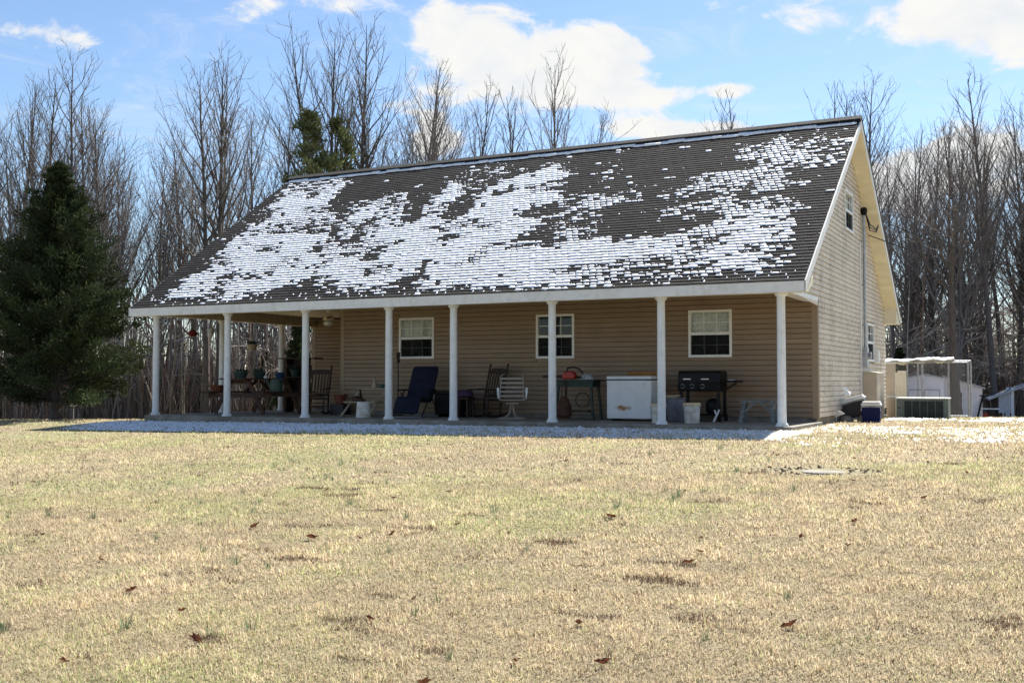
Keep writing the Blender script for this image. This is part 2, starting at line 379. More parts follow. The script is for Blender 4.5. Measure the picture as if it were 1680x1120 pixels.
tag(link('ground', gme, M['ground'], smooth=True), kind='structure')

# ---------------------------------------------------------------- house
HOUSE = thing('house', 'tan sided farmhouse with long snow-patched gable roof and white-posted porch', 'house', (0, 0, 0))
RX0, RX1, EY, EZ, RY, RZ = -16.12, .48, -.16, 2.64, 6.09, 6.91
TH = math.atan2(RZ-EZ, RY-EY); CT, ST = math.cos(TH), math.sin(TH); SL = math.hypot(RZ-EZ, RY-EY)
H = 2.44; FY, XW, BY, XL, XC, SY = 2.6, .12, 11.93, -15.38, -11.66, 6.3
BYE = 2*RY-EY
POSTS = [-15.378, -13.098, -10.797, -8.532, -6.905, -4.606, -2.298, 0.0]
def roof_under(y): return EZ + ((y-EY) if y < RY else (BYE-y))*math.tan(TH) - .20
# slab
MB().box(XL-.17, .22, -.20, FY+.02, -.55, 0.0).build('porch_floor', M['concrete'], HOUSE, bevel=.012)
MB().box(XL-.17, XC+.02, FY+.024, SY, -.55, -.003).build('patio_floor', M['concrete'], HOUSE)
MB().box(XC+.03, XW-.03, FY+.03, BY-.03, -.6, .085).build('foundation', M['concrete'], HOUSE)
MB().box(XL+.03, XC+.03, SY+.03, BY-.03, -.6, .084).build('foundation', M['concrete'], HOUSE)

def wall_with_holes(name, a0, a1, z0, z1, holes, tf, m):
    xs = sorted({a0, a1, *[h[0] for h in holes], *[h[1] for h in holes]}); b = MB(tf)
    for i in range(len(xs)-1):
        c = (xs[i]+xs[i+1])/2; hs = sorted([h for h in holes if h[0] < c < h[1]], key=lambda q: q[2]); z = z0
        for h in hs: b.box(xs[i], xs[i+1], 0, .10, z, h[2]); z = h[3]
        b.box(xs[i], xs[i+1], 0, .10, z, z1)
    return b.build(name, m, HOUSE)
def boards(parent, zs, ze, ext, holes, tf, m, e=.108):
    """lapped siding boards; ext(z) gives the ends of the wall at height z; local a along, d outwards (negative), z up"""
    z = zs
    while z < ze - .02:
        zt = min(z+e+.002, ze)
        lo, hi = ext(z); lo2, hi2 = ext(zt)
        segs = [(lo, hi, lo2, hi2)]
        for h in holes:
            if h[3] > z+.01 and h[2] < zt-.01:
                ns = []
                for s in segs:
                    if h[0] > s[0] and h[1] < s[1]: ns += [(s[0], h[0], s[2], h[0]), (h[1], s[1], h[1], s[3])]
                    else: ns.append(s)
                segs = ns
        cut = []
        for s0, s1, t0, t1 in segs:       # boards come in lengths: butt joints here and there
            p = s0 + rng.uniform(1.2, 3.6)
            while s1-p > .9:
                cut.append((s0, p, t0, p)); s0 = t0 = p+.002; p += rng.uniform(2.6, 3.7)
            cut.append((s0, s1, t0, t1))
        for s0, s1, t0, t1 in cut:
            if s1-s0 < .05 or t1-t0 < .01: continue
            b = MB(tf)
            prof = [(-.001, 0), (-.030, 0), (-.028, .080), (-.004, .093), (-.003, zt-z), (-.001, zt-z)]
            pts = [(s0+(t0-s0)*h/(zt-z), d, z+h) for d, h in prof] + [(s1+(t1-s1)*h/(zt-z), d, z+h) for d, h in prof]
            if zt-z < .10: pts = [(s0,-.001,z),(s0,-.03,z),(s0,-.03,z+.3*(zt-z)),(s0,-.029,z+.6*(zt-z)),(t0,-.028,zt),(t0,-.001,zt),(s1,-.001,z),(s1,-.03,z),(s1,-.03,z+.3*(zt-z)),(s1,-.029,z+.6*(zt-z)),(t1,-.028,zt),(t1,-.001,zt)]
            b.add(pts, [(0,1,2,3,4,5), (11,10,9,8,7,6)] + [(i, (i+1) % 6, (i+1) % 6+6, i+6) for i in range(6)])
            b.build('siding_board', m, parent)
        z += e
def window(a0, a1, z0, z1, tf, curtain, screen, dims=(3, 2)):
    t = .055
    fr = MB(tf)
    fr.box(a0, a1, -.045, .06, z1-t, z1).box(a0, a1, -.05, .06, z0, z0+t).box(a0, a0+t, -.044, .06, z0+t, z1-t).box(a1-t, a1, -.044, .06, z0+t, z1-t)
    w = fr.build('window', M['white'], HOUSE, bevel=.004)
    zm = (z0+z1)/2
    MB(tf).box(a0+t, a1-t, -.03, .05, zm-.03, zm+.03).build('meeting_rail', M['white'], w)
    mu = MB(tf)
    for zz0, zz1, dd in ((zm+.03, z1-t, -.012), (z0+t, zm-.03, .012)):
        for i in range(1, dims[0]):
            a = a0+t + (a1-a0-2*t)*i/dims[0]; mu.box(a-.008, a+.008, dd-.006, dd+.006, zz0, zz1)
        for j in range(1, dims[1]):
            z = zz0 + (zz1-zz0)*j/dims[1]; mu.box(a0+t, a1-t, dd-.004, dd+.004, z-.008, z+.008)
        for i in range(dims[0]):
            for j in range(dims[1]):
                q0 = a0+t + (a1-a0-2*t)*i/dims[0]; q1 = a0+t + (a1-a0-2*t)*(i+1)/dims[0]
                p0 = zz0 + (zz1-zz0)*j/dims[1]; p1 = zz0 + (zz1-zz0)*(j+1)/dims[1]
                MB(tf).box(q0+.009, q1-.009, dd+.007, dd+.011, p0+.009, p1-.009).build('pane', M['glass'], w)
    mu.build('muntin', M['white'], w)
    if screen: MB(tf).add([(a0+t, -.012, z0+t), (a1-t, -.012, z0+t), (a1-t, -.012, zm-.03), (a0+t, -.012, zm-.03)], [(0, 1, 2, 3)]).build('insect_screen', M['screen'], w)
    if curtain:
        cb = MB(tf); n = 30; zt, zb = z1-t+.02, zm+.0
        vs = []
        for i in range(n+1):
            a = a0+.03 + (a1-a0-.06)*i/n; d = .085+.012*math.sin(i*1.9)+.006*math.sin(i*4.3)
            vs += [(a, d, zb+.012*math.sin(i*1.3)), (a, d, zt)]
        fs = [(2*i, 2*i+2, 2*i+3, 2*i+1) for i in range(n)]
        cb.add(vs, fs); cb.build('curtain', M['curtain'], w)
    MB(tf).box(a0-.02, a1+.02, .16, .18, z0-.02, z1+.02).build('dark_backing', M['dark'], w)  # dark sheet standing in for the unlit room behind the glass
    return w
tf_front = lambda p: (p[0], FY+p[1], p[2])
tf_back6 = lambda p: (p[0], SY+p[1], p[2])
tf_gable = lambda p: (XW-p[1], p[0], p[2])
WF = [(-9.94, -8.94, 1.37, 2.37), (-6.21, -5.25, 1.34, 2.35), (-2.58, -1.63, 1.33, 2.34)]
WG = [(5.78, 6.84, 4.33, 5.27), (8.70, 9.78, 1.33, 2.31)]
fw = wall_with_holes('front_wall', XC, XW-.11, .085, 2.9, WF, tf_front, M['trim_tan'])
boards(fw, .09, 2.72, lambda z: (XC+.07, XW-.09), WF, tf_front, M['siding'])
for a, h in zip(WF, (True, False, True)): window(*a, tf_front, h, True)
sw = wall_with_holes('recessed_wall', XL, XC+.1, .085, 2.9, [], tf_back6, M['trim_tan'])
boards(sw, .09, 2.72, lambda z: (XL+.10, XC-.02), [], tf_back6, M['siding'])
MB().box(XL-.03, XL+.10, SY-.035, SY+.10, .07, 2.7).build('corner_trim', M['trim_tan'], HOUSE, bevel=.006)
MB().box(XC-.03, XC+.09, FY-.035, FY+.09, .07, 2.7).build('corner_trim', M['trim_tan'], HOUSE, bevel=.006)
MB().box(XW-.10, XW+.03, FY-.035, FY+.10, .06, 2.5).build('corner_trim', M['trim_tan'], HOUSE, bevel=.006)
# hidden sides and rear
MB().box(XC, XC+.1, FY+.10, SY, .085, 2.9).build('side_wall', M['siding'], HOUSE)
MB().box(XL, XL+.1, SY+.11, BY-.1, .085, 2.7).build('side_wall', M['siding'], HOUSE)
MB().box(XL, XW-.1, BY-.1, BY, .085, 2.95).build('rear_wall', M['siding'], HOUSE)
# gable walls
def gable_ext(z):
    f = (z+.20-EZ)/math.tan(TH) + EY
    y0 = max(f, 0.0) if z > 2.46 else FY+.10
    return y0, min(BYE-(z+.20-EZ)/math.tan(TH), BY-.06)
gb = wall_with_holes('gable_wall', FY+.10, BY-.10, .085, 2.46, [WG[1]], tf_gable, M['trim_tan'])
def clipped_gable(tf, holes, y0, y1, zb):
    b = MB(tf); ys = sorted({y0, y1, RY, *[h[0] for h in holes], *[h[1] for h in holes]})
    for i in range(len(ys)-1):
        a, c = ys[i], ys[i+1]; mid = (a+c)/2; za, zc = roof_under(a), roof_under(c)
        hs = [h for h in holes if h[0] < mid < h[1]]
        def slab(b0, t0, t1): b.add([(a,0,b0),(c,0,b0),(c,.1,b0),(a,.1,b0),(a,0,t0),(c,0,t1),(c,.1,t1),(a,.1,t0)], [(3,2,1,0),(4,5,6,7),(0,1,5,4),(1,2,6,5),(2,3,7,6),(3,0,4,7)])
        if hs: slab(zb, hs[0][2], hs[0][2]); slab(hs[0][3], za, zc)
        else: slab(zb, max(za, zb+.01), max(zc, zb+.01))
    return b
gw = clipped_gable(tf_gable, [WG[0]], 0.02, BY-.02, 2.462).build('upper_gable_wall', M['trim_tan'], HOUSE)
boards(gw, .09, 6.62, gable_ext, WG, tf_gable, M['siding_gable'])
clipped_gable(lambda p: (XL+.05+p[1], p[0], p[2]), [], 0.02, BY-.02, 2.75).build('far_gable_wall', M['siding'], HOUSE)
window(*WG[0], tf_gable, True, True); window(*WG[1], tf_gable, False, True)
# porch ceiling and beams
MB().box(XL+.12, -.02, .10, FY, 2.70, 2.73).build('porch_ceiling', M['cream'], HOUSE)
MB().box(XL+.12, XC, FY+.002, SY, 2.702, 2.732).build('porch_ceiling', M['cream'], HOUSE)
MB().box(XL-.12, XW-.01, -.12, .115, H, 2.69).build('porch_beam', M['cream'], HOUSE)
MB().box(XL-.11, XL+.11, .117, SY-.04, H, 2.80).build('side_beam', M['beam'], HOUSE)
MB().box(-.10, XW+.035, .117, FY-.04, H, 2.52).build('side_beam', M['white'], HOUSE)
for k in range(24):
    y = .2+k*.25
    MB().box(XL+.109, XL+.114, y, y+.012, H+.02, 2.70).build('bead', M['trim_tan'], HOUSE)
# posts
def post(x, y):
    p = []
    n = 24
    prof = [(.118,0),(.118,.025),(.105,.045),(.088,.065),(.083,.085)] + [(.083-.006*t/8, .085+(2.44-.17)*t/8) for t in range(1, 9)] + [(.088,2.37),(.10,2.385),(.118,2.40),(.118,2.44)]
    b = MB(); vs, fs = [], []
    for i, (r, z) in enumerate(prof):
        for k in range(n):
            rr = r*(.965 if (k % 2 and 4 < i < len(prof)-4) else 1); a = 2*math.pi*k/n; vs.append((rr*math.cos(a), rr*math.sin(a), z))
    m = len(prof)
    for i in range(m-1):
        for k in range(n): a, c = i*n+k, i*n+(k+1) % n; fs.append((a, c, c+n, a+n))
    fs += [tuple(range(n-1, -1, -1)), tuple(range((m-1)*n, m*n))]
    b.add(vs, fs)
    return b
pm = None
for x, y in [(x, 0.0) for x in POSTS] + [(XL, 2.35), (XL, 4.80)]:
    if pm is None:
        o = post(0, 0).build('porch_post', M['post'], HOUSE, smooth=True, loc=(x, y, -.001)); pm = o.data
    else: link('porch_post', pm, None, HOUSE, (x, y, -.001))
# roof
def rp(x, s, n=0.0): return (x, EY + s*CT - n*ST, EZ + s*ST + n*CT)
roof = MB()
roof.prism([(EY+.0, EZ-.03), (RY, RZ-.03), (RY, RZ-.19), (EY+.02, EZ-.19)], RX0+.012, RX1-.012, 'x')
ROOF = roof.build('roof', M['white'], HOUSE)
MB().prism([(RY, RZ-.19), (RY, RZ+.012), (BYE+.02, EZ+.0), (BYE, EZ-.17)], RX0, RX1-.002, 'x').build('rear_slope', M['roofback'], ROOF)
MB().prism([(RY-.03, RZ+.0), (RY-.03, RZ+.03), (BYE+.04, EZ+.02), (BYE+.04, EZ-.01)], RX1-.012, RX1+.03, 'x').build('drip_edge', M['roofback'], ROOF)
MB().box(RX0, RX1, EY-.03, EY-.001, H-.01, EZ-.015).build('fascia_board', M['fascia'], ROOF)
MB().box(RX0, RX1, EY-.001, .10, H-.005, H+.03).build('eave_soffit', M['cream'], ROOF)
# end cap of the front eave beside the gable, rake boards
def rake(x0, x1, front):
    a, z0 = (EY-.03, EZ-.01) if front else (BYE+.03, EZ-.0)
    return MB().prism([(a, z0), (RY, RZ-.02), (RY, RZ-.21), (a, z0-.19)], x0, x1, 'x')
rake(RX1-.011, RX1+.012, True).build('rake_board', M['fascia'], ROOF)
rake(RX1-.011, RX1+.012, False).build('rake_board', M['white'], ROOF)
rake(RX0-.012, RX0+.011, True).build('rake_board', M['white'], ROOF)
rake(RX0-.012, RX0+.011, False).build('rake_board', M['white'], ROOF)
# rake soffit boards under the rear slope of the near gable, and the boxed return at its foot
k = 0
s = .02
while s < SL-.75:
    def q(s_, n_): return (RY + s_*CT, RZ - s_*ST + n_)
    a0, a1 = q(s, -.21), q(s+.140, -.21); b0, b1 = q(s, -.235-.004*(k % 2)), q(s+.140, -.235-.004*(k % 2))
    MB().prism([a0, a1, b1, b0], XW+.001, RX1-.004, 'x').build('soffit_board', M['cream'], ROOF)
    s += .145; k += 1
MB().prism([(BYE-.62, H-.02), (BYE+.03, H-.02), (BYE+.03, EZ-.20), (BYE-.62, EZ+.20)], XW+.026, RX1-.013, 'x').build('eave_return', M['cream'], ROOF)
MB().box(XL, XW+.02, BY, BYE+.03, H-.02, H+.01).build('rear_soffit', M['cream'], ROOF)
k = 0
s = .02
while s < SL-.4:   # front rake soffit
    a0, a1 = (RY-s*CT, RZ-s*ST-.21), (RY-(s+.14)*CT, RZ-(s+.14)*ST-.21)
    MB().prism([a0, a1, (a1[0], a1[1]-.025-.004*(k % 2)), (a0[0], a0[1]-.025-.004*(k % 2))], XW+.001, RX1-.004, 'x').build('soffit_board', M['cream'], ROOF)
    s += .145; k += 1
MB().prism([(EY, H-.004), (.55, H+.33), (.55, H+.20), (.12, H-.004)], XW+.03, RX1-.013, 'x').build('eave_return', M['cream'], ROOF)
# shingles
EXP = SL/60; TW = .302
def shingle_verts(w, j, c):
    """local u,s,n -> box open below: lower edge proud"""
    t = .017
    return [(j[0], j[1], 0), (w-.006+j[0], j[2], 0), (w-.006, EXP+.03, -.002), (0, EXP+.03, -.002),
            (j[0], j[1], t), (w-.006+j[0], j[2], t), (w-.006, EXP+.03, .004), (0, EXP+.03, .004)]
SHF = [(4,5,6,7), (0,1,5,4), (1,2,6,5), (3,0,4,7)]
tabs = []
for i in range(60):
    off = (i % 2)*TW/2 + (i % 3)*.04
    x = RX0 - off
    while x < RX1:
        a, b = max(x, RX0+.005), min(x+TW, RX1-.012)
        if b-a > .05: tabs.append((i, a, b-a))
        x += TW
sh_cols = [np.array((.076, .070, .068)), np.array((.060, .055, .055)), np.array((.094, .085, .080)), np.array((.068, .060, .058)), np.array((.084, .079, .079))]
full = [t for t in tabs if abs(t[2]-TW) < .01]
full.sort(key=lambda t: (CAM[0]-t[1])**2 + (t[0]*EXP*CT+EY-CAM[1])**2)
single = set(full[:300])
variants = []
for v in range(10):
    r_ = np.random.default_rng(v); j = (r_.uniform(-.004, .004), r_.uniform(-.006, .006), r_.uniform(-.006, .006))
    me = bpy.data.meshes.new('shingle'); vv = [(u, s_*CT-n_*ST, s_*ST+n_*CT) for u, s_, n_ in shingle_verts(TW, j, 0)]
    me.from_pydata(vv, [], SHF); me.update(); setcol(me, sh_cols[v % 5]*(.50+.26*r_.random())); me.materials.append(M['shingle']); variants.append(me)
VV, CC = [], []
for t in tabs:
    i, a, w = t; s0 = i*EXP
    if t in single: link('shingle', variants[rng.integers(10)], None, ROOF, rp(a, s0))
    else:
        j = (rng.uniform(-.004, .004), rng.uniform(-.006, .006), rng.uniform(-.006, .006))
        VV += [rp(a+u, s0+s_, n_) for u, s_, n_ in shingle_verts(w, j, 0)]
        CC += [sh_cols[rng.integers(5)]*(.50+.26*rng.random())]*8
n = len(VV)//8
FF = (np.arange(n)[:, None, None]*8 + np.array(SHF)[None]).reshape(-1, 4)
tag(link('shingles', npmesh('shingles', np.array(VV), FF, np.array(CC)), M['shingle'], ROOF), kind='stuff')
# ridge vent and caps
MB().prism([(RY-.17, RZ-.10), (RY-.17, RZ-.055), (RY, RZ+.065), (RY+.17, RZ-.055), (RY+.17, RZ-.10), (RY, RZ+.0)], RX0-.02, RX1+.02, 'x').build('ridge_vent', M['black_plastic'], ROOF)
capm = None
x = RX0-.02
while x < RX1-.05:
    w = min(.33, RX1+.02-x)
    b = MB().prism([(RY-.15, RZ-.034), (RY, RZ+.070), (RY+.15, RZ-.034), (RY+.15, RZ-.018), (RY, RZ+.088), (RY-.15, RZ-.018)], x, x+w-.006, 'x')
    o = b.build('ridge_cap', M['roofback'], ROOF); x += .33

# ---------------------------------------------------------------- snow on the roof
SNOW_PATCHES = [
    (0.96, [(-15.94,7.24),(-13.77,7.13),(-13.5,6.31),(-13.44,5.71),(-13.35,5.22),(-12.82,4.85),(-12.51,4.26),(-11.86,2.9),(-11.25,2.66),(-11.13,3.63),(-10.62,3.39),(-9.95,2.2),(-10.14,1.91),(-9.91,1.44),(-9.51,1.4),(-8.89,0.3),(-9.74,0.5),(-10.73,0.65),(-11.12,1.41),(-11.31,1.43),(-11.43,0.85),(-11.73,0.62),(-12.46,0.5),(-12.97,0.18),(-13.63,0.29),(-13.89,0.39),(-14.91,0.31),(-15.6,0.28),(-15.36,0.79),(-15.28,1.33),(-15.1,1.95),(-15.29,2.88),(-15.41,3.33),(-15.35,4.13),(-15.53,4.99),(-15.59,5.88),(-15.84,6.74)]),
    (0.12, [(-16.04,5.56),(-15.23,5.43),(-15.07,4.64),(-15.14,4.28),(-15.65,5.01)]),
    (0.15, [(-14.46,3.92),(-13.91,4.02),(-13.6,3.71),(-14.14,3.61)]),
    (0.2, [(-13.29,3.84),(-12.53,3.83),(-12.4,3.38),(-12.94,3.54)]),
    (0.2, [(-13.95,2.81),(-13.8,2.97),(-13.26,2.9),(-13.65,2.53)]),
    (0.15, [(-14.27,1.4),(-13.88,1.67),(-13.78,1.28),(-13.87,0.6),(-14.01,0.54)]),
    (0.3, [(-14.94,6.47),(-14.82,6.97),(-14.26,6.86),(-14.11,6.02),(-14.39,5.87)]),
    (0.75, [(-12.06,4.91),(-11.76,5.42),(-11.2,4.42),(-11.39,4.1),(-11.57,3.19),(-11.82,3.22),(-12.07,4.02)]),
    (0.96, [(-12.06,3.93),(-12.03,4.37),(-12.08,5.29),(-11.72,5.69),(-11.34,5.81),(-11.02,5.66),(-10.64,4.77),(-10.08,3.73),(-10.33,3.69),(-10.28,3.51),(-9.6,3.66),(-9.83,4.64),(-9.82,5.44),(-9.82,6.09),(-8.95,6.02),(-9.02,5.39),(-9.15,4.53),(-8.98,3.66),(-8.52,3.59),(-8.4,4.15),(-8.5,5.03),(-8.43,5.46),(-8.12,5.95),(-7.57,6.11),(-7.0,6.65),(-6.46,6.67),(-6.32,5.95),(-6.43,5.35),(-6.5,5.01),(-6.1,4.6),(-6.04,4.42),(-6.08,4.02),(-6.65,4.03),(-7.01,3.85),(-6.66,3.47),(-6.07,3.38),(-5.93,2.83),(-6.31,2.73),(-6.31,2.43),(-5.9,2.09),(-5.07,1.85),(-4.22,1.96),(-3.56,0.02),(-4.51,0.09),(-6.34,0.27),(-7.0,0.1),(-7.85,0.13),(-7.99,0.7),(-8.23,1.56),(-8.2,1.74),(-8.32,1.5),(-8.35,1.01),(-8.7,0.63),(-8.64,0.28),(-9.92,0.38)]),
    (0.1, [(-11.4,2.84),(-11.31,3.16),(-11.39,4.01),(-11.31,4.61),(-11.03,3.87),(-10.97,3.27),(-11.1,2.64)]),
    (0.25, [(-10.14,1.76),(-10.18,2.3),(-10.04,2.83),(-9.76,2.48),(-9.77,1.87)]),
    (0.3, [(-9.69,1.06),(-9.96,1.45),(-9.5,1.48),(-9.34,1.03)]),
    (0.2, [(-8.57,2.64),(-8.55,2.95),(-7.98,2.8),(-8.13,2.44)]),
    (0.6, [(-6.07,4.51),(-5.61,4.43),(-5.43,3.52),(-5.56,3.46)]),
    (0.4, [(-6.11,3.39),(-4.91,3.99),(-4.22,1.96),(-5.18,2.15)]),
    (0.35, [(-9.91,6.69),(-8.92,6.97),(-7.71,6.24),(-8.27,5.88),(-9.82,6.09)]),
    (0.3, [(-12.36,4.42),(-12.53,4.72),(-12.2,5.49),(-12.08,5.29)]),
    (0.93, [(-5.15,2.17),(-4.03,2.37),(-3.58,2.06),(-2.7,2.03),(-2.08,2.45),(-1.46,2.53),(-1.12,2.74),(-0.22,2.86),(-0.22,2.02),(-0.17,1.39),(-0.45,0.96),(-0.13,0.78),(-0.26,0.36),(-0.75,0.33),(-1.42,0.39),(-1.42,0.1),(-2.07,0.3),(-2.74,0.36),(-3.28,0.34),(-3.3,0.04),(-4.37,0.08)]),
    (0.05, [(-1.84,0.58),(-1.71,0.83),(-1.47,0.77),(-1.42,0.39),(-1.74,0.35)]),
    (0.2, [(-3.54,1.14),(-3.39,1.45),(-3.4,0.97)]),
    (0.25, [(-1.08,1.34),(-0.65,1.6),(-0.56,1.13),(-0.91,1.09)]),
    (0.2, [(-1.55,1.55),(-1.41,1.78),(-1.43,1.38)]),
    (0.8, [(-3.27,2.98),(-3.09,3.41),(-2.54,3.59),(-2.0,3.97),(-1.29,3.57),(-0.93,3.78),(-0.26,3.57),(-0.29,2.87),(-1.12,2.74),(-1.38,2.52),(-1.61,2.47),(-1.54,2.89),(-1.87,3.08),(-2.39,3.02)]),
    (0.78, [(-3.15,4.27),(-3.2,4.78),(-2.84,5.12),(-2.15,5.18),(-1.65,5.28),(-1.52,5.87),(-2.04,5.67),(-2.19,6.35),(-1.66,6.55),(-1.35,7.04),(-0.61,6.3),(-0.41,5.11),(-0.77,5.09),(-0.67,4.29),(-0.08,4.36),(-0.01,4.16),(-0.95,3.87),(-1.29,3.93),(-1.45,4.54),(-1.72,4.4),(-1.67,3.82),(-2.67,4.09)]),
    (0.85, [(-0.63,6.41),(-0.42,6.68),(0.38,6.37),(0.41,5.83),(0.18,5.79),(0.37,5.04),(0.05,5.01),(0.08,5.6),(-0.2,5.06),(-0.41,5.11)]),
    (0.5, [(-0.51,7.27),(-0.18,7.06),(-0.2,6.62),(-0.42,6.68)]),
    (0.8, [(-5.44,4.08),(-5.32,4.57),(-4.83,4.38),(-3.94,4.22),(-3.8,3.9),(-4.6,3.84),(-5.07,3.73),(-5.04,2.6),(-5.17,2.71)]),
    (0.85, [(-5.53,7.27),(-5.05,7.21),(-5.28,6.97),(-5.09,5.9),(-5.13,5.16),(-5.32,4.98),(-5.42,5.86),(-5.19,5.93)]),
    (0.5, [(-5.98,4.38),(-5.64,4.37),(-5.51,3.9),(-5.19,2.26)]),
    (0.5, [(-4.38,4.6),(-3.94,4.82),(-3.91,4.12)]),
    (0.7, [(-3.46,4.43),(-3.58,5.16),(-3.43,5.13),(-3.37,4.41)]),
    (0.8, [(-6.82,6.62),(-6.46,6.66),(-6.36,5.95),(-6.45,5.63)]),
]

def in_poly(px, py, poly):
    c = np.zeros(px.shape, bool); n = len(poly); j = n-1
    for i in range(n):
        (xi, yi), (xj, yj) = poly[i], poly[j]
        if yi != yj: c ^= ((yi > py) != (yj > py)) & (px < (xj-xi)*(py-yi)/(yj-yi)+xi)
        j = i
    return c
half = []
for i, a, w in tabs:
    if w > .25: half += [(i, a, w/2), (i, a+w/2, w/2)]
    else: half.append((i, a, w))
hi_ = np.array([h[0] for h in half]); ha = np.array([h[1] for h in half]); hw = np.array([h[2] for h in half])
cx_ = ha+hw/2; cs_ = (hi_+.5)*EXP
jx = cx_ + (fbm(cx_*1.4, cs_*2.2, 21)-.5)*.35; jy = cs_ + (fbm(cx_*1.4, cs_*2.2, 31)-.5)*.35
cover = np.zeros(len(half))
for c, poly in SNOW_PATCHES: cover[in_poly(jx, jy, poly)] = c
soft = fbm(cx_*1.1, cs_*1.6, 77, 3); cover = np.where(cover > .5, cover - .04 - np.clip((soft-.50)*2.4, 0, .60), cover)
sx2 = cx_ + rng.normal(0, .34, len(cx_)); sy2 = cs_ + rng.normal(0, .24, len(cx_)); blur = np.zeros(len(half))
for c, poly in SNOW_PATCHES: blur[in_poly(sx2, sy2, poly)] = c
cover = .62*cover + .38*blur
# tab-wide randomness so whole tabs hold or lose their snow
key = (np.floor((ha+20)/TW + (hi_ % 2)*.5).astype(int)*131 + hi_*977) % 65521
tabr = np.random.default_rng(3).random(65536)[key]
rnd = .72*tabr + .28*rng.random(len(half))
keep = (cover > rnd*.93+.04)
keep |= (cover < .05) & (rng.random(len(half)) < .02)
VV = []; 
def chunk(a, w, s0, h, t):
    # ragged ten-sided crust: eaten lower edge, rounded ends, thin margin
    j = rng.uniform(-1, 1, 20)*h*.16; wj = min(.012, w*.1)
    us = (.03, .34, .67, .97, 1.0, .95, .66, .33, .05, 0.0); vs_ = (.06, 0, 0, .08, .5, .93, 1, 1, .92, .45)
    lo = [(a+w*u+j[i]*wj/h*4, s0+h*v+j[10+i]*(1.0 if i < 4 else .6)) for i, (u, v) in enumerate(zip(us, vs_))]
    cx, cy = a+w/2, s0+h/2; e = min(.010/w, .25); f = .22
    top = [(p[0]+(cx-p[0])*e*2, p[1]+(cy-p[1])*f) for p in lo]
    return [rp(p[0], p[1], .008) for p in lo] + [rp(p[0], p[1], .017+t) for p in top] + [rp(cx, cy, .017+t)]*1
CHF = [(i, (i+1) % 10, 10+(i+1) % 10, 10+i) for i in range(10)]
CHT = [(10+i, 10+(i+1) % 10, 20) for i in range(10)]
for k in np.where(keep)[0]:
    full_ = cover[k] > .80
    h = EXP*(rng.uniform(.74, .88) if full_ else rng.uniform(.4, .85))
    VV += chunk(ha[k]-(.012 if full_ else -.004), hw[k]+(.024 if full_ else -.008), hi_[k]*EXP + EXP*rng.uniform(.04, .12), h, rng.uniform(.005, .012))
for i in range(3):          # snow bits in the slots along the eave, standing in for sun glints
    x = RX0+.3
    while x < RX1-.2:
        x += rng.uniform(.12, .9)
        if x > RX1-.12: break
        w = rng.uniform(.012, .035); VV += chunk(x, w, i*EXP+.02, rng.uniform(.05, .10), .012)
x = RX0+.1                   # drift under the ridge vent
while x < RX1-.25:
    w = min(rng.uniform(.18, .5), RX1-.1-x)
    if rng.random() < .96: VV += chunk(x, w+.05, SL-.30+rng.uniform(-.05, .03), rng.uniform(.10, .16), rng.uniform(.015, .03))
    x += w
near = np.where((cover > .04) | (np.abs(blur-cover) > .04))[0]          # specks of crust left between the tabs
for k in rng.choice(near, 4200):
    w = rng.uniform(.012, .07); VV += chunk(ha[k]+rng.uniform(0, max(.01, hw[k]-w)), w, hi_[k]*EXP+EXP*rng.uniform(.05, .6), EXP*rng.uniform(.10, .38), rng.uniform(.001, .005))
n = len(VV)//21
tri = np.array([t for q in CHF for t in ((q[0], q[1], q[2]), (q[0], q[2], q[3]))] + CHT)
sme = npmesh('roof_snow', np.array(VV), (np.arange(n)[:, None, None]*21 + tri[None]).reshape(-1, 3))
tag(link('roof_snow', sme, M['snow'], smooth=True), 'patchy half-melted snow lying on the dark shingle roof', 'snow', kind='stuff')

# fittings on the gable wall
def gpart(name, m, f, **k): b = MB(); f(b); return b.build(name, m, HOUSE, **k)
gpart('conduit', M['galv'], lambda b: b.tube([(XW+.09, 8.02, 1.62), (XW+.09, 8.02, 4.98)], .034, 10), smooth=True)
gpart('weatherhead', M['black_plastic'], lambda b: b.lathe([(.045,0),(.07,.03),(.085,.10),(.075,.17),(.03,.20)], 12, (XW+.10, 7.99, 4.94)), smooth=True)
gpart('meter_box', M['galv'], lambda b: b.box(XW+.024, XW+.16, 7.86, 8.14, 1.16, 1.66), bevel=.01)
gpart('meter', M['grey_plastic'], lambda b: b.tube([(XW+.158, 8.0, 1.45), (XW+.24, 8.0, 1.45)], .085, 14), smooth=True)
gpart('downpipe', M['white'], lambda b: b.box(XW+.023, XW+.06, 7.66, 7.74, .3, 4.2))
gpart('electrical_box', M['white'], lambda b: b.box(XW+.023, XW+.13, 9.95, 10.18, 1.30, 1.62), bevel=.02)
gpart('clamp', M['galv'], lambda b: [b.box(XW+.02, XW+.13, 7.97, 8.07, z, z+.03) for z in (2.2, 3.2, 4.3)])
v = gpart('dryer_vent', M['white'], lambda b: b.box(XW+.022, XW+.05, 5.35, 5.62, .49, .69), bevel=.005)
b = MB().prism([(XW+.05, .67), (XW+.15, .56), (XW+.15, .51), (XW+.05, .50)], 5.38, 5.59, 'y'); b.build('hood', M['white'], v)
gpart('cable_loop', M['rubber'], lambda b: [b.tube([(XW+.13, 8.0, 5.02), (XW+.22, 8.1, 4.72-.08*k), (XW+.30, 8.6, 4.66-.04*k), (XW+.33, 9.3, 4.95+.06*k)], .014, 6) for k in (0, 1, 2)])

# ---------------------------------------------------------------- things on the porch
def part(parent, name, m, f, **k):
    b = MB(); f(b); return b.build(name, M[m] if isinstance(m, str) else m, parent, **k)
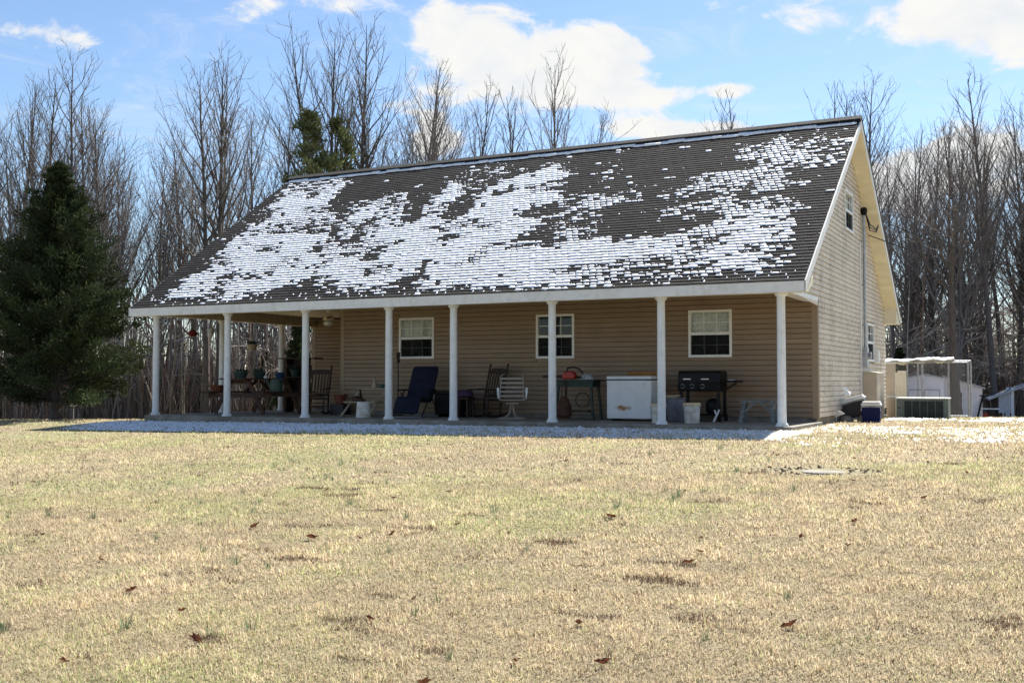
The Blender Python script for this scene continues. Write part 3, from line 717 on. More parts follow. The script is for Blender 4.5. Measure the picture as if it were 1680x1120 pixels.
# picnic table, long axis along Y
PT = thing('picnic_table', 'red-brown wooden picnic table crowded with plant pots on the open patio', 'picnic table', (-13.80, 1.95, 0))
for i in range(5): part(PT, 'tabletop_plank', 'wood_table', lambda b: b.box(-.40+i*.162, -.40+i*.162+.152, -1.0, 1.0, .86, .90), bevel=.005)
for sx_ in (-1, 1):
    for j in (0, 1):
        x0 = sx_*.86 + (j-.5)*.15 - .07
        part(PT, 'bench_plank', 'wood_table', lambda b: b.box(x0, x0+.14, -1.0, 1.0, .53, .57), bevel=.005)
for y in (-.72, .72):
    part(PT, 'bench_support', 'wood_table', lambda b: b.box(-1.0, 1.0, y-.02, y+.02, .42, .528))
    part(PT, 'table_support', 'wood_table', lambda b: b.box(-.38, .38, y-.02, y+.02, .76, .858))
    for sx_ in (-1, 1):
        part(PT, 'leg', 'wood_table', lambda b: b.bar((sx_*.25, y+.042*sx_ , .86), (sx_*.74, y+.042*sx_, 0.02), .11, .04, (1, 0, 0)))
part(PT, 'brace', 'wood_table', lambda b: (b.bar((0, -.62, .47), (0, -.08, .84), .09, .035, (1, 0, 0)), b.bar((0, .62, .47), (0, .08, .84), .09, .035, (1, 0, 0))))
def pot(name, label, m, x, y, z, r, h, soil=True, cat='plant pot'):
    t = thing(name, label, cat, (x, y, z))
    part(t, 'pot', m, lambda b: b.lathe([(r*.68, 0), (r*.95, h*.8), (r*1.08, h*.8), (r*1.08, h), (r*.95, h), (r*.9, h*.86)], 18), smooth=True)
    return t
def leafy(t, z, r, h, n=60, m='green_pot', seed=0):
    g = np.random.default_rng(seed); b = MB()
    for i in range(n):
        a = g.uniform(0, 6.28); rr = r*math.sqrt(g.random()); p = np.array((rr*math.cos(a)*.6, rr*math.sin(a)*.6, z)); tip = p+np.array((math.cos(a)*rr*.9, math.sin(a)*rr*.9, h*g.uniform(.4, 1)))
        s = np.array((-math.sin(a), math.cos(a), 0))*.02; b.add([tuple(p), tuple((p+tip)/2+s), tuple(tip), tuple((p+tip)/2-s)], [(0, 1, 2, 3)])
    b.build('foliage', M[m], t)
ZT = .90
pot('flower_pot', 'small white flower pot on the picnic table end', 'enamel', -14.10, 1.05, ZT, .055, .10)
t = pot('flower_pot', 'wide dark green pot beside the small white pot', 'green_pot', -13.78, 1.25, ZT, .19, .17); leafy(t, .14, .16, .12, 40)
t = pot('flower_pot', 'terracotta bowl on the picnic bench under the green pot', 'terra', -14.62, 1.35, .57, .20, .16)
t = pot('flower_pot', 'dark green pot in the middle of the picnic table', 'green_pot', -13.70, 1.85, ZT, .16, .17); leafy(t, .14, .14, .16, 40, seed=2)
pot('flower_pot', 'blue glazed pot on the picnic table', 'blue_glaze', -13.66, 2.62, ZT, .13, .16)
WC = thing('watering_can', 'pale green plastic watering can on the picnic bench', 'watering can', (-12.90, 1.55, .57))
part(WC, 'body', 'green_plastic', lambda b: b.lathe([(.15,0),(.16,.02),(.15,.26),(.13,.30),(.06,.31)], 20), smooth=True)
part(WC, 'spout', 'green_plastic', lambda b: b.tube([(-.13,0,.06),(-.24,0,.20),(-.32,0,.34)], [.035,.025,.02], 10), smooth=True)
part(WC, 'rose', 'enamel', lambda b: b.tube([(-.31,0,.33),(-.345,0,.375)], [.03,.055], 12), smooth=True)
part(WC, 'handle', 'green_plastic', lambda b: b.tube([(.10,0,.30),(.18,0,.32),(.23,0,.24),(.20,0,.12),(.14,0,.08)], .014, 8), smooth=True)
# wooden birdhouse-like planter tower at the back of the table
PS = thing('plant_shelf', 'dark wooden shelf stand with a flat top board behind the picnic table', 'shelf', (-13.85, 3.55, 0))
for x in (-.30, .26): part(PS, 'upright', 'wood_dark', lambda b: b.box(x, x+.10, -.16, .16, 0, 1.42), bevel=.004)
for z in (.45, .92, 1.42): part(PS, 'shelf_board', 'wood_dark', lambda b: b.box(-.38 if z < 1.3 else -.45, .40 if z < 1.3 else .75, -.2, .2, z, z+.035), bevel=.004)
part(PS, 'back_panel', 'wood_dark', lambda b: b.box(-.2, .25, .10, .13, .5, 1.38))
t = pot('flower_pot', 'dark pot with drooping leaves on the wooden shelf stand', 'green_pot', -13.85, 3.5, .955, .14, .18); leafy(t, .15, .2, .2, 60, seed=5)

def rocking_chair(x, y, rz, label, z=0):
    t = thing('rocking_chair', label, 'rocking chair', (x, y, z), rz, 'wooden rocking chairs')
    w = .27
    for s in (-1, 1):      # seat faces -Y
        part(t, 'rocker', 'wood_dark', lambda b: b.tube([(s*w, -.42+.88*k/8, .03+.30*((k/8-.48)**2)) for k in range(9)], [.018]+[.024]*7+[.016], 8), smooth=True)
        part(t, 'front_leg', 'wood_dark', lambda b: b.tube([(s*w, -.24, .05), (s*w, -.24, .62)], .022, 10), smooth=True)
        part(t, 'back_post', 'wood_dark', lambda b: b.tube([(s*w*.93, .20, .05), (s*w*.95, .22, .42), (s*w, .44, 1.16), (s*w, .455, 1.20), (s*w, .46, 1.23)], [.022,.024,.022,.026,.010], 10), smooth=True)
        part(t, 'arm', 'wood_dark', lambda b: b.bar((s*(w+.02), -.30, .63), (s*(w+.01), .30, .65), .09, .025, (1, 0, 0)), bevel=.006)
    part(t, 'seat', 'wood_dark', lambda b: [b.box(-w, w, -.27+.066*i, -.27+.066*i+.058, .40-.004*i, .425-.004*i) for i in range(8)])
    part(t, 'top_rail', 'wood_dark', lambda b: b.prism([(-w, 1.0), (w, 1.0), (w, 1.09), (.1, 1.125), (-.1, 1.125), (-w, 1.09)], .395, .425, 'y'), bevel=.006)
    part(t, 'lower_rail', 'wood_dark', lambda b: b.box(-w, w, .245, .27, .46, .51))
    for k in range(6):
        xx = -.20+k*.08; part(t, 'slat', 'wood_dark', lambda b: b.bar((xx, .258, .50), (xx, .405, 1.01), .035, .014, (1, 0, 0)))
    for zz, yy in ((.18, -.24), (.28, -.24), (.20, .21)): part(t, 'stretcher', 'wood_dark', lambda b: b.tube([(-w, yy, zz), (w, yy, zz)], .012, 8))
    return t
rocking_chair(-12.02, 2.0, R(20), 'dark wooden rocking chair with a cushion near the corner of the tan wall')
CU = thing('cushion', 'dark cushion lying in the rocking chair near the wall corner', 'cushion', (-12.0, 1.95, .43), R(20))
part(CU, 'cover', 'brown_cloth', lambda b: b.lathe([(.05,0),(.18,.01),(.21,.05),(.18,.09),(.05,.10)], 16), smooth=True)
rocking_chair(-7.12, 1.85, R(-14), 'dark wooden rocking chair between the navy lounge chair and the metal strap chair')
# slatted-arm dark box by rocker: orange flower pot
pot('flower_pot', 'orange clay pot standing by the wall corner', 'terra', -11.42, 2.2, .26, .16, .24)
part(thing('crate', 'dark blue plastic crate holding the orange clay pot', 'crate', (-11.42, 2.2, 0)), 'body', 'navy_plastic', lambda b: (b.box(-.2, .2, -.16, .16, 0, .26)), bevel=.01)
# two-tier stand
ST_ = thing('plant_stand', 'two-tier stand with pale shelf boards and slanted legs beside the white bucket', 'plant stand', (-10.05, 1.35, 0))
part(ST_, 'upper_shelf', 'wood_pale', lambda b: b.box(-.30, .52, .02, .30, .63, .66), bevel=.004)
part(ST_, 'lower_shelf', 'wood_pale', lambda b: b.box(-.48, .40, -.26, .10, .32, .35), bevel=.004)
part(ST_, 'shelf_side', 'wood_pale', lambda b: b.bar((.40, -.24, .34), (.50, .05, .48), .06, .02, (0, 0, 1)))
for x in (-.42, .34):
    part(ST_, 'leg', 'wood_pale', lambda b: b.bar((x+.14, .16, .63), (x-.10, -.30, .0), .05, .025, (1, 0, 0)))
    part(ST_, 'leg', 'wood_dark', lambda b: b.bar((x+.14, .12, .63), (x+.18, .30, .0), .05, .025, (1, 0, 0)))
pot('flower_pot', 'small green pot on the upper shelf of the stand', 'green_plastic', -9.72, 1.5, .66, .10, .10)
for px, s in ((-.1, 0), (0.12, 1)):
    pass
t = thing('figurine', 'small pale figurine on the upper shelf of the stand', 'figurine', (-9.93, 1.5, .66))
part(t, 'body', 'wood_pale', lambda b: b.lathe([(.06,0),(.065,.05),(.05,.13),(.03,.16),(.045,.20),(.03,.25),(.008,.27)], 12), smooth=True)
t = thing('shoes', 'pair of dark red shoes on the lower shelf of the stand', 'shoes', (-10.2, 1.25, .35))
for k in (0, 1): part(t, 'shoe', 'brown_cloth', lambda b: b.prism([(-.13,0),(.13,0),(.14,.04),(.02,.07),(-.06,.13),(-.13,.12)], k*.11-.1, k*.11-.01, 'y'), bevel=.012)
# buckets
def bucket(x, y, label, r, h, up=True, handle=True, rim=True, m='bucket'):
    t = thing('bucket', label, 'bucket', (x, y, 0))
    if up: part(t, 'body', m, lambda b: b.lathe([(r*.86,0),(r*.88,.01),(r*.97,h*.78),(r,h*.96),(r*.96,h*.96),(r*.93,h*.6),(r*.84,.02)], 28), smooth=True)
    else: part(t, 'body', m, lambda b: b.lathe([(r*1.04,0),(r*1.04,.03),(r,.035),(r,.06),(r*1.03,.065),(r*1.03,.08),(r*.99,.085),(r*.88,h-.015),(r*.85,h),(r*.1,h-.006)], 28), smooth=True)
    if rim: part(t, 'rim', 'bucket_rim', lambda b: b.lathe([(r*1.0,h*.84),(r*1.07,h*.85),(r*1.07,h*.92),(r*1.03,h*.93),(r*1.03,h*1.0),(r*.97,h*1.0)], 28, cap=False), smooth=True)
    if handle and up: part(t, 'handle', 'galv', lambda b: b.tube([(r*1.06*math.cos(a), -r*.9*math.sin(a)-.02, h*.9-.16*math.sin(a)) for a in np.linspace(0, math.pi, 14)], .004, 6))
    return t
bucket(-9.63, .62, 'upside-down white plastic bucket beside the two-tier stand', .165, .36, up=False, rim=False)
bucket(-1.95, .80, 'white plastic bucket with stained rim in front of the black grill', .165, .40)
bucket(-2.55, .55, 'cream plastic bucket between the freezer and the porch post', .15, .38, m='bucket')
TCN = thing('trash_can', 'galvanised metal can holding rope behind the porch post', 'metal can', (-2.42, 1.25, 0))
part(TCN, 'body', 'old_tin', lambda b: b.lathe([(.17,0),(.175,.02),(.195,.25),(.20,.46),(.21,.47),(.21,.485),(.195,.485),(.185,.43),(.16,.05)], 30), smooth=True)
RO = thing('rope', 'coil of pale rope spilling over the metal can', 'rope', (-2.42, 1.25, .475))
part(RO, 'coil', 'wood_pale', lambda b: b.tube([((.05+.012*k % .14)*math.cos(k*.9)-.05, -.10+.06*math.sin(k*.9), .01+.05*abs(math.sin(k*.7))) for k in range(30)], .013, 6), smooth=True)
# tall torch
TO = thing('floor_lamp', 'tall thin dark torch stand beside the window by the navy lounge chair', 'torch stand', (-9.72, 2.2, 0))
part(TO, 'pole', 'wood_dark', lambda b: b.tube([(0,0,.02),(0,0,1.30)], .014, 8))
part(TO, 'base', 'wood_dark', lambda b: b.lathe([(.14,0),(.14,.015),(.03,.03)], 16))
part(TO, 'cup', 'wood_dark', lambda b: b.lathe([(.02,1.28),(.05,1.30),(.035,1.36),(.045,1.42),(.05,1.52),(.04,1.525)], 14), smooth=True)
# navy recliner
LC = thing('lounge_chair', 'navy blue padded folding lounge chair under the window', 'lounge chair', (-8.72, 1.45, 0), R(6))
def pad(b, p0, p1, w, t):
    p0, p1 = np.array(p0, float), np.array(p1, float); d = (p1-p0); L = np.linalg.norm(d); d /= L; nrm = np.cross((1, 0, 0), d)
    ring = [(-w, -t*.3), (-w+.04, -t), (w-.04, -t), (w, -t*.3), (w, t*.3), (w-.04, t), (-w+.04, t), (-w, t*.3)]
    vs, fs = [], []; m = 12
    for i in range(m+1):
        f = i/m; e = 1-.35*max(0, 1-min(f, 1-f)*14); q = 1+.10*abs(math.sin(f*math.pi*5))
        for x, n_ in ring: vs.append(tuple(p0+d*L*f + np.array((1., 0, 0))*x*(e*.25+.75) + nrm*n_*e*q))
    for i in range(m):
        for k in range(8): fs.append((i*8+k, i*8+(k+1) % 8, (i+1)*8+(k+1) % 8, (i+1)*8+k))
    fs += [tuple(range(7, -1, -1)), tuple(range(m*8, m*8+8))]
    b.add(vs, fs)
part(LC, 'backrest', 'navy', lambda b: pad(b, (0, .12, .40), (0, .50, 1.16), .33, .045), smooth=True)
part(LC, 'seat', 'navy', lambda b: pad(b, (0, -.42, .44), (0, .16, .38), .33, .045), smooth=True)
part(LC, 'leg_rest', 'navy', lambda b: pad(b, (0, -.60, .10), (0, -.42, .44), .31, .04), smooth=True)
for s in (-1, 1):
    part(LC, 'frame_tube', 'black', lambda b: (b.tube([(s*.36, -.50, .02), (s*.36, .10, .62), (s*.36, .18, .64)], .014, 8), b.tube([(s*.36, .50, .02), (s*.36, -.10, .56)], .014, 8)), smooth=True)
    part(LC, 'armrest', 'black_plastic', lambda b: b.box(s*.37-.03, s*.37+.03, -.22, .22, .60, .635), bevel=.008)
part(LC, 'floor_bar', 'galv', lambda b: (b.tube([(-.36, -.50, .015), (.36, -.50, .015)], .012, 8), b.tube([(-.36, .50, .015), (.36, .50, .015)], .012, 8)))
# low dark covered chest and a bundle
CH = thing('storage_chest', 'low black storage chest beside the navy lounge chair', 'chest', (-7.98, 1.95, 0))
part(CH, 'body', 'black_plastic', lambda b: b.box(-.42, .30, -.25, .25, .06, .52), bevel=.02)
part(CH, 'lid', 'black_plastic', lambda b: b.box(-.44, .32, -.27, .27, .525, .60), bevel=.02)
for x in (-.36, .22): part(CH, 'foot', 'black_plastic', lambda b: b.box(x, x+.06, -.2, .2, 0, .06))
CL = thing('folded_blanket', 'dark purple blanket heaped on a low stool beside the rocking chair', 'blanket', (-7.52, 1.5, .46))
part(CL, 'fabric', 'purple', lambda b: b.lathe([(.16,0),(.23,.03),(.22,.09),(.16,.14),(.06,.165)], 14), smooth=True)
STO = thing('stool', 'low dark wooden stool under the purple blanket', 'stool', (-7.52, 1.5, 0))
part(STO, 'seat', 'wood_dark', lambda b: b.box(-.22, .22, -.17, .17, .42, .46), bevel=.006)
for sx_ in (-1, 1):
    for sy_ in (-1, 1): part(STO, 'leg', 'wood_dark', lambda b: b.bar((sx_*.17, sy_*.12, .42), (sx_*.2, sy_*.15, 0), .04, .04, (1, 0, 0)))
# spring chair with straps
SP = thing('strap_chair', 'beige metal swivel chair with strapped back and round base', 'metal chair', (-6.10, 1.15, 0), R(28))
part(SP, 'base_ring', 'beige_metal', lambda b: b.tube([(.30*math.cos(a), .30*math.sin(a), .02) for a in np.linspace(0, 2*math.pi, 25)], .013, 8), smooth=True)
for k in range(4):
    a = k*math.pi/2+.5; part(SP, 'pedestal_leg', 'beige_metal', lambda b: b.tube([(.295*math.cos(a), .295*math.sin(a), .022), (.15*math.cos(a), .15*math.sin(a), .05), (.06*math.cos(a), .06*math.sin(a), .16), (.035*math.cos(a), .035*math.sin(a), .33)], .012, 8), smooth=True)
part(SP, 'spring_plate', 'beige_metal', lambda b: b.box(-.14, .14, -.14, .14, .33, .36), bevel=.006)
part(SP, 'seat_frame', 'beige_metal', lambda b: b.tube([(-.26,.20,.40),(-.26,-.26,.42),(.26,-.26,.42),(.26,.20,.40),(-.26,.20,.40)], .012, 8))
for k in range(5): part(SP, 'seat_strap', 'beige_metal', lambda b: b.box(-.26, .26, -.22+k*.09, -.17+k*.09, .412, .418))
part(SP, 'back_frame', 'beige_metal', lambda b: b.tube([(-.26,.20,.40),(-.25,.38,.92),(-.20,.40,.98),(.20,.40,.98),(.25,.38,.92),(.26,.20,.40)], .012, 8), smooth=True)
for k in range(5):
    z = .50+k*.095; part(SP, 'back_strap', 'beige_metal', lambda b: b.bar((-.255, .20+(z-.40)*.35, z), (.255, .20+(z-.40)*.35, z), .045, .006, (0, .33, .94)))
for s in (-1, 1):
    part(SP, 'arm_frame', 'beige_metal', lambda b: b.tube([(s*.28,.26,.60),(s*.31,-.05,.66),(s*.31,-.26,.64),(s*.29,-.27,.43)], .012, 8), smooth=True)
    part(SP, 'armrest', 'white', lambda b: b.tube([(s*.31,-.02,.672),(s*.31,-.24,.662),(s*.305,-.285,.60),(s*.298,-.285,.46)], [.022,.028,.028,.02], 8), smooth=True)
# green work table with tools
WT = thing('work_table', 'dark green metal work table holding a red chainsaw', 'work table', (-4.75, 1.65, 0))
part(WT, 'table_top', 'green_metal', lambda b: b.box(-.46, .46, -.25, .25, .82, .86), bevel=.005)
part(WT, 'apron', 'green_metal', lambda b: b.box(-.42, .42, -.22, .22, .70, .82))
for sx_ in (-1, 1):
    for sy_ in (-1, 1): part(WT, 'leg', 'green_metal', lambda b: b.bar((sx_*.38, sy_*.2, .70), (sx_*.44, sy_*.24, 0), .045, .045, (1, 0, 0)))
part(WT, 'treadle', 'green_metal', lambda b: b.box(-.25, .25, -.12, .12, .16, .19))
part(WT, 'flywheel', 'green_metal', lambda b: b.tube([(.1, .15+.16*math.cos(a)*0, .42) if False else (.05+.16*math.cos(a), .1, .42+.16*math.sin(a)) for a in np.linspace(0, 2*math.pi, 19)], .012, 6))
part(WT, 'side_rail', 'black', lambda b: b.box(.46, .62, -.03, .03, .825, .85))
CS = thing('chainsaw', 'red and black chainsaw lying on the green work table', 'chainsaw', (-4.92, 1.55, .86))
part(CS, 'body', 'red', lambda b: b.prism([(-.14,.01),(.14,.01),(.17,.07),(.12,.16),(.02,.19),(-.08,.18),(-.15,.10)], -.09, .09, 'y'), bevel=.025)
part(CS, 'handle', 'black_plastic', lambda b: b.tube([(-.02,-.08,.16),(0,-.10,.24),(.08,0,.265),(.20,.02,.24),(.30,.0,.16)], .016, 8), smooth=True)
part(CS, 'guide_bar', 'black', lambda b: b.prism([(-.14,.03),(-.62,.04),(-.65,.065),(-.62,.09),(-.14,.10)], -.015, .015, 'y'))
part(CS, 'rear_grip', 'black_plastic', lambda b: b.tube([(.14,0,.05),(.28,0,.04),(.34,0,.08),(.30,0,.16)], .02, 8), smooth=True)
RG = thing('rags', 'crumpled grey rags beside the chainsaw on the work table', 'rags', (-4.50, 1.52, .86))
part(RG, 'cloth', 'grey_plastic', lambda b: b.add(*(lambda g: ([tuple(p) for p in g], [(i, (i+1) % 10, 10+(i+1) % 10, 10+i) for i in range(10)] + [(10+i, 10+(i+1) % 10, 20) for i in range(10)]))(
    [(.17*math.cos(k*.628)*(1+.3*math.sin(k*2.3)), .11*math.sin(k*.628), 0) for k in range(10)] + [(.11*math.cos(k*.628), .07*math.sin(k*.628), .07+.05*math.sin(k*1.7)) for k in range(10)] + [(0, 0, .12)])), bevel=.012)
BG = thing('hanging_bag', 'brown cloth bag hanging on straps from the green work table', 'bag', (-4.95, 1.34, .04))
part(BG, 'bag', 'brown_cloth', lambda b: b.lathe([(.12,0),(.17,.06),(.16,.25),(.09,.42),(.04,.46)], 14), smooth=True)
part(BG, 'strap', 'brown_cloth', lambda b: (b.tube([(-.05,0,.42),(-.06,.0,.6),(-.03,.04,.80)], .012, 6), b.tube([(.04,0,.42),(.05,.0,.6),(.02,.04,.80)], .012, 6)))
# freezer
FZ = thing('chest_freezer', 'white chest freezer with a rust stain on its front', 'freezer', (-3.45, 1.62, 0))
part(FZ, 'cabinet', 'freezer_rust', lambda b: b.box(-.49, .49, -.36, .32, .045, .845), bevel=.022)
part(FZ, 'gasket', 'black', lambda b: b.box(-.48, .48, -.35, .31, .84, .862))
part(FZ, 'lid', 'enamel', lambda b: b.box(-.495, .495, -.37, .325, .862, .93), bevel=.018)
part(FZ, 'badge', 'galv', lambda b: b.tube([(.35, -.364, .76), (.35, -.358, .76)], .022, 14))
part(FZ, 'lock', 'galv', lambda b: b.tube([(-.07, -.366, .80), (-.07, -.358, .80)], .012, 10))
for x in (-.42, .38): part(FZ, 'foot', 'black', lambda b: b.box(x, x+.05, -.3, .26, 0, .05))
PB = thing('plywood_box', 'long orange-brown wooden board lying on top of the white freezer', 'board', (-3.30, 1.80, .93))
part(PB, 'panel', 'plywood', lambda b: b.box(-.36, .36, -.10, .10, 0, .10), bevel=.004)
# grill
GR = thing('gas_grill', 'black gas grill with a side shelf standing against the tan wall', 'grill', (-2.08, 1.95, 0))
part(GR, 'firebox', 'black', lambda b: b.prism([(-.30,.62),(.26,.62),(.26,.80),(-.30,.80)], -.44, .44, 'x'), bevel=.012)
part(GR, 'lid', 'black', lambda b: b.prism([(-.30,.805),(.26,.805),(.26,.98),(.20,1.04),(-.20,1.04),(-.27,.98)], -.445, .445, 'x'), bevel=.012)
for x in (-.32, .06): part(GR, 'nameplate', 'steel', lambda b: b.box(x, x+.16, -.312, -.300, .858, .876))
part(GR, 'control_panel', 'black_plastic', lambda b: b.box(-.43, .43, -.345, -.302, .64, .79), bevel=.006)
for x in (-.32, -.12, .10): 
    kn = part(GR, 'knob', 'black_plastic', lambda b: b.tube([(x, -.346, .72), (x, -.375, .72)], .035, 14))
    part(kn, 'bezel', 'galv', lambda b: b.lathe([(.037,0),(.044,0),(.044,.003),(.037,.003)], 16, cap=False), loc=(x, -.347, .72), rot=(math.pi/2, 0, 0))
for x in (-.42, .37):
    for y in (-.26, .20): part(GR, 'leg', 'black', lambda b: b.box(x, x+.055, y, y+.055, .05 if x < 0 else .08, .62))
part(GR, 'bottom_shelf', 'black', lambda b: b.box(-.42, .42, -.26, .25, .12, .15))
part(GR, 'side_shelf', 'black_plastic', lambda b: b.box(.45, .80, -.25, .20, .80, .84), bevel=.008)
part(GR, 'shelf_bracket', 'black', lambda b: b.bar((.45, 0, .62), (.72, 0, .80), .04, .03, (0, 1, 0)))
for y in (-.235, .225): part(GR, 'wheel', 'black_plastic', lambda b: b.tube([(.40, y, .08), (.445, y, .08)], .08, 16))
part(GR, 'foot', 'black', lambda b: b.box(-.42, -.365, -.26, .25, 0, .05))
part(GR, 'gas_tank', 'black', lambda b: b.lathe([(.12,.151),(.15,.20),(.15,.38),(.10,.45),(.04,.47)], 18, (.22, 0, 0)), smooth=True)
TR = thing('grill_tool', 'pale spatula head lying on the grill side shelf', 'utensil', (-1.46, 1.86, .84))
part(TR, 'blade', 'enamel', lambda b: b.box(-.05, .07, -.04, .04, 0, .015), bevel=.004)
HK = thing('plastic_fork', 'small white forked plastic hook leaning on the foot of the grill', 'hook', (-1.70, 1.52, 0))
part(HK, 'hook', 'white', lambda b: (b.bar((-.03, 0, 0), (.035, .03, .14), .035, .02, (1, 0, 0)), b.bar((.033, .03, .13), (.075, .05, .25), .03, .018, (1, 0, 0)), b.bar((.028, .03, .13), (-.02, .05, .24), .03, .018, (1, 0, 0))))
# sawhorse
SH = thing('sawhorse', 'weathered grey wooden sawhorse by the end of the porch', 'sawhorse', (-.72, 1.15, 0))
part(SH, 'top_beam', 'wood_grey', lambda b: b.box(-.36, .36, -.05, .05, .41, .46), bevel=.004)
for sx_ in (-1, 1):
    for sy_ in (-1, 1): part(SH, 'leg', 'wood_grey', lambda b: b.bar((sx_*.26, sy_*.04, .44), (sx_*.32, sy_*.17, 0), .07, .03, (1, 0, 0)))
    part(SH, 'brace', 'wood_grey', lambda b: b.bar((sx_*.05, -.055, .42), (sx_*.28, -.10, .20), .045, .02, (0, 0, 1)))
    part(SH, 'gusset', 'wood_grey', lambda b: b.box(sx_*.29-.012, sx_*.29+.012, -.10, .10, .28, .38))
# hanging things
def hang(name, label, cat, x, y, z, f):
    t = thing(name, label, cat, (x, y, z)); f(t); return t
hang('hanging_lantern', 'red round lantern hanging at the open end of the porch', 'lantern', -15.38, 1.25, 1.95, lambda t: (
    part(t, 'lantern', 'lantern_red', lambda b: b.lathe([(.04,.02),(.10,.05),(.13,.10),(.10,.15),(.04,.20)], 16), smooth=True), part(t, 'wire', 'black', lambda b: b.tube([(0,0,.20),(0,0,.50)], .004, 5))))
hang('hanging_feeder', 'pale hanging basket near the left side post', 'hanging basket', -15.38, 1.90, 1.98, lambda t: (
    part(t, 'basket', 'galv', lambda b: b.lathe([(.03,0),(.09,.04),(.10,.22),(.02,.30)], 12), smooth=True), part(t, 'wire', 'black', lambda b: b.tube([(0,0,.30),(0,0,.47)], .004, 5))))
hang('hanging_pot', 'tan hanging flower pot with dark leaves', 'hanging pot', -15.38, 3.55, 1.68, lambda t: (
    part(t, 'pot', 'wood_pale', lambda b: b.lathe([(.10,0),(.15,.14),(.16,.16),(.14,.16)], 16), smooth=True), leafy(t, .15, .17, .14, 70, seed=9),
    part(t, 'wire', 'black', lambda b: [b.tube([(.15*math.cos(a), .15*math.sin(a), .15), (0, 0, .5), (0, 0, .77)], .004, 5) for a in (0, 2.1, 4.2)])))
FN = thing('ceiling_fan', 'cream ceiling fan hanging over the open patio', 'ceiling fan', (-12.75, 3.5, 2.72))
part(FN, 'rod', 'cream', lambda b: b.lathe([(.07,-.02),(.05,-.08),(.02,-.09),(.02,-.16)], 14), smooth=True)
part(FN, 'motor', 'cream', lambda b: b.lathe([(.03,-.14),(.13,-.17),(.16,-.22),(.15,-.28),(.08,-.31)], 20), smooth=True)
for k in range(5):
    a = k*2*math.pi/5+.35
    part(FN, 'blade', 'wood_table', lambda b: b.bar((.16*math.cos(a), .16*math.sin(a), -.235), (.66*math.cos(a), .66*math.sin(a), -.235), .13, .012, (-math.sin(a), math.cos(a), .15)))
part(FN, 'light_bowl', 'white', lambda b: b.lathe([(.10,-.31),(.14,-.34),(.13,-.40),(.06,-.44),(.01,-.45)], 18), smooth=True)

# ---------------------------------------------------------------- things beside the house
def cooler(x, y, label, w, d, h, lid, m, tilt=None, rz=0):
    z = float(ground(x, y))
    t = thing('cooler', label, 'cooler', (x, y, z-.005), rz)
    if tilt: t.rotation_euler = (0, tilt, rz)
    part(t, 'tub', m, lambda b: b.add([(-w*.46,-d*.46,0),(w*.46,-d*.46,0),(w*.46,d*.46,0),(-w*.46,d*.46,0),(-w*.5,-d*.5,h),(w*.5,-d*.5,h),(w*.5,d*.5,h),(-w*.5,d*.5,h)],
         [(3,2,1,0),(4,5,6,7),(0,1,5,4),(1,2,6,5),(2,3,7,6),(3,0,4,7)]), bevel=.02)
    part(t, 'lid', 'white', lambda b: (b.box(-w*.52, w*.52, -d*.52, d*.52, h+.001, h+lid*.55), b.box(-w*.47, w*.47, -d*.46, d*.46, h+lid*.55, h+lid)), bevel=.015)
    part(t, 'handle', 'white', lambda b: b.tube([(-w*.5, -d*.53, h*.72), (-w*.5, -d*.56, h*.95), (w*.5, -d*.56, h*.95), (w*.5, -d*.53, h*.72)], .008, 6))
    return t
cooler(.82, 4.9, 'upright royal blue cooler with a white lid', .40, .30, .36, .10, 'blue', rz=R(3))
ct = cooler(.42, 5.35, 'dark navy cooler with a white lid tipped against the tan wall', .62, .36, .36, .09, 'navy_plastic', tilt=R(-17), rz=R(4))
ct.location.z += .10
STN = thing('stone', 'rough grey stone under the tipped navy cooler', 'stone', (.22, 5.2, float(ground(.22, 5.2))-.05))
part(STN, 'rock', 'stone', lambda b: b.lathe([(.10,0),(.17,.05),(.16,.12),(.09,.18),(.02,.19)], 9), bevel=.02)
STN2 = thing('stone', 'small grey stone propping the raised end of the tipped cooler', 'stone', (.58, 5.3, float(ground(.58, 5.3))-.03))
part(STN2, 'rock', 'stone', lambda b: b.lathe([(.10,0),(.14,.06),(.12,.16),(.06,.24),(.02,.25)], 9), bevel=.02)
WD = thing('plastic_scoop', 'white plastic deflector leaning beside the tipped cooler', 'deflector', (.16, 4.55, float(ground(.16, 4.55))-.01))
part(WD, 'scoop', 'white', lambda b: b.add([(-.10,0,.10),(-.10,.02,.34),(.16,-.02,.20),(-.10,.14,.10),(-.10,.12,.34),(.10,.10,.20)], [(0,2,1),(3,4,5),(0,1,4,3),(1,2,5,4),(0,3,5,2)]), bevel=.01)
part(WD, 'stake', 'galv', lambda b: b.tube([(-.05, .06, .01), (-.05, .06, .16)], .02, 8))
# tan screen cabinet and panels by the rear corner
GZ0 = float(ground(.4, 8.8))
TC = thing('utility_cabinet', 'tan vinyl utility cabinet against the gable wall below the meter', 'cabinet', (.32, 8.55, GZ0-.03))
part(TC, 'body', 'tan_panel', lambda b: b.prism([(-.165,0),(.165,0),(.165,1.16),(-.165,1.20)], -.62, .55, 'y'), bevel=.008)
part(TC, 'lid', 'cream_panel', lambda b: b.prism([(-.172,1.205),(.19,1.165),(.19,1.185),(-.172,1.225)], -.64, .57, 'y'))
for i in (0, 1): part(TC, 'panel_strip', 'tan_panel', lambda b: b.box(.166, .172, -.60+i*.58, -.06+i*.58, .06, 1.10), bevel=.003)
VS = thing('privacy_screen', 'tall tan vinyl privacy screen panels beside the air conditioner', 'screen', (.72, 9.30, GZ0-.03))
part(VS, 'panel', 'tan_panel', lambda b: b.box(-.20, .02, -.03, .03, 0, 1.42), bevel=.004)
part(VS, 'cap', 'white', lambda b: b.box(-.22, .04, -.05, .05, 1.421, 1.45), bevel=.004)
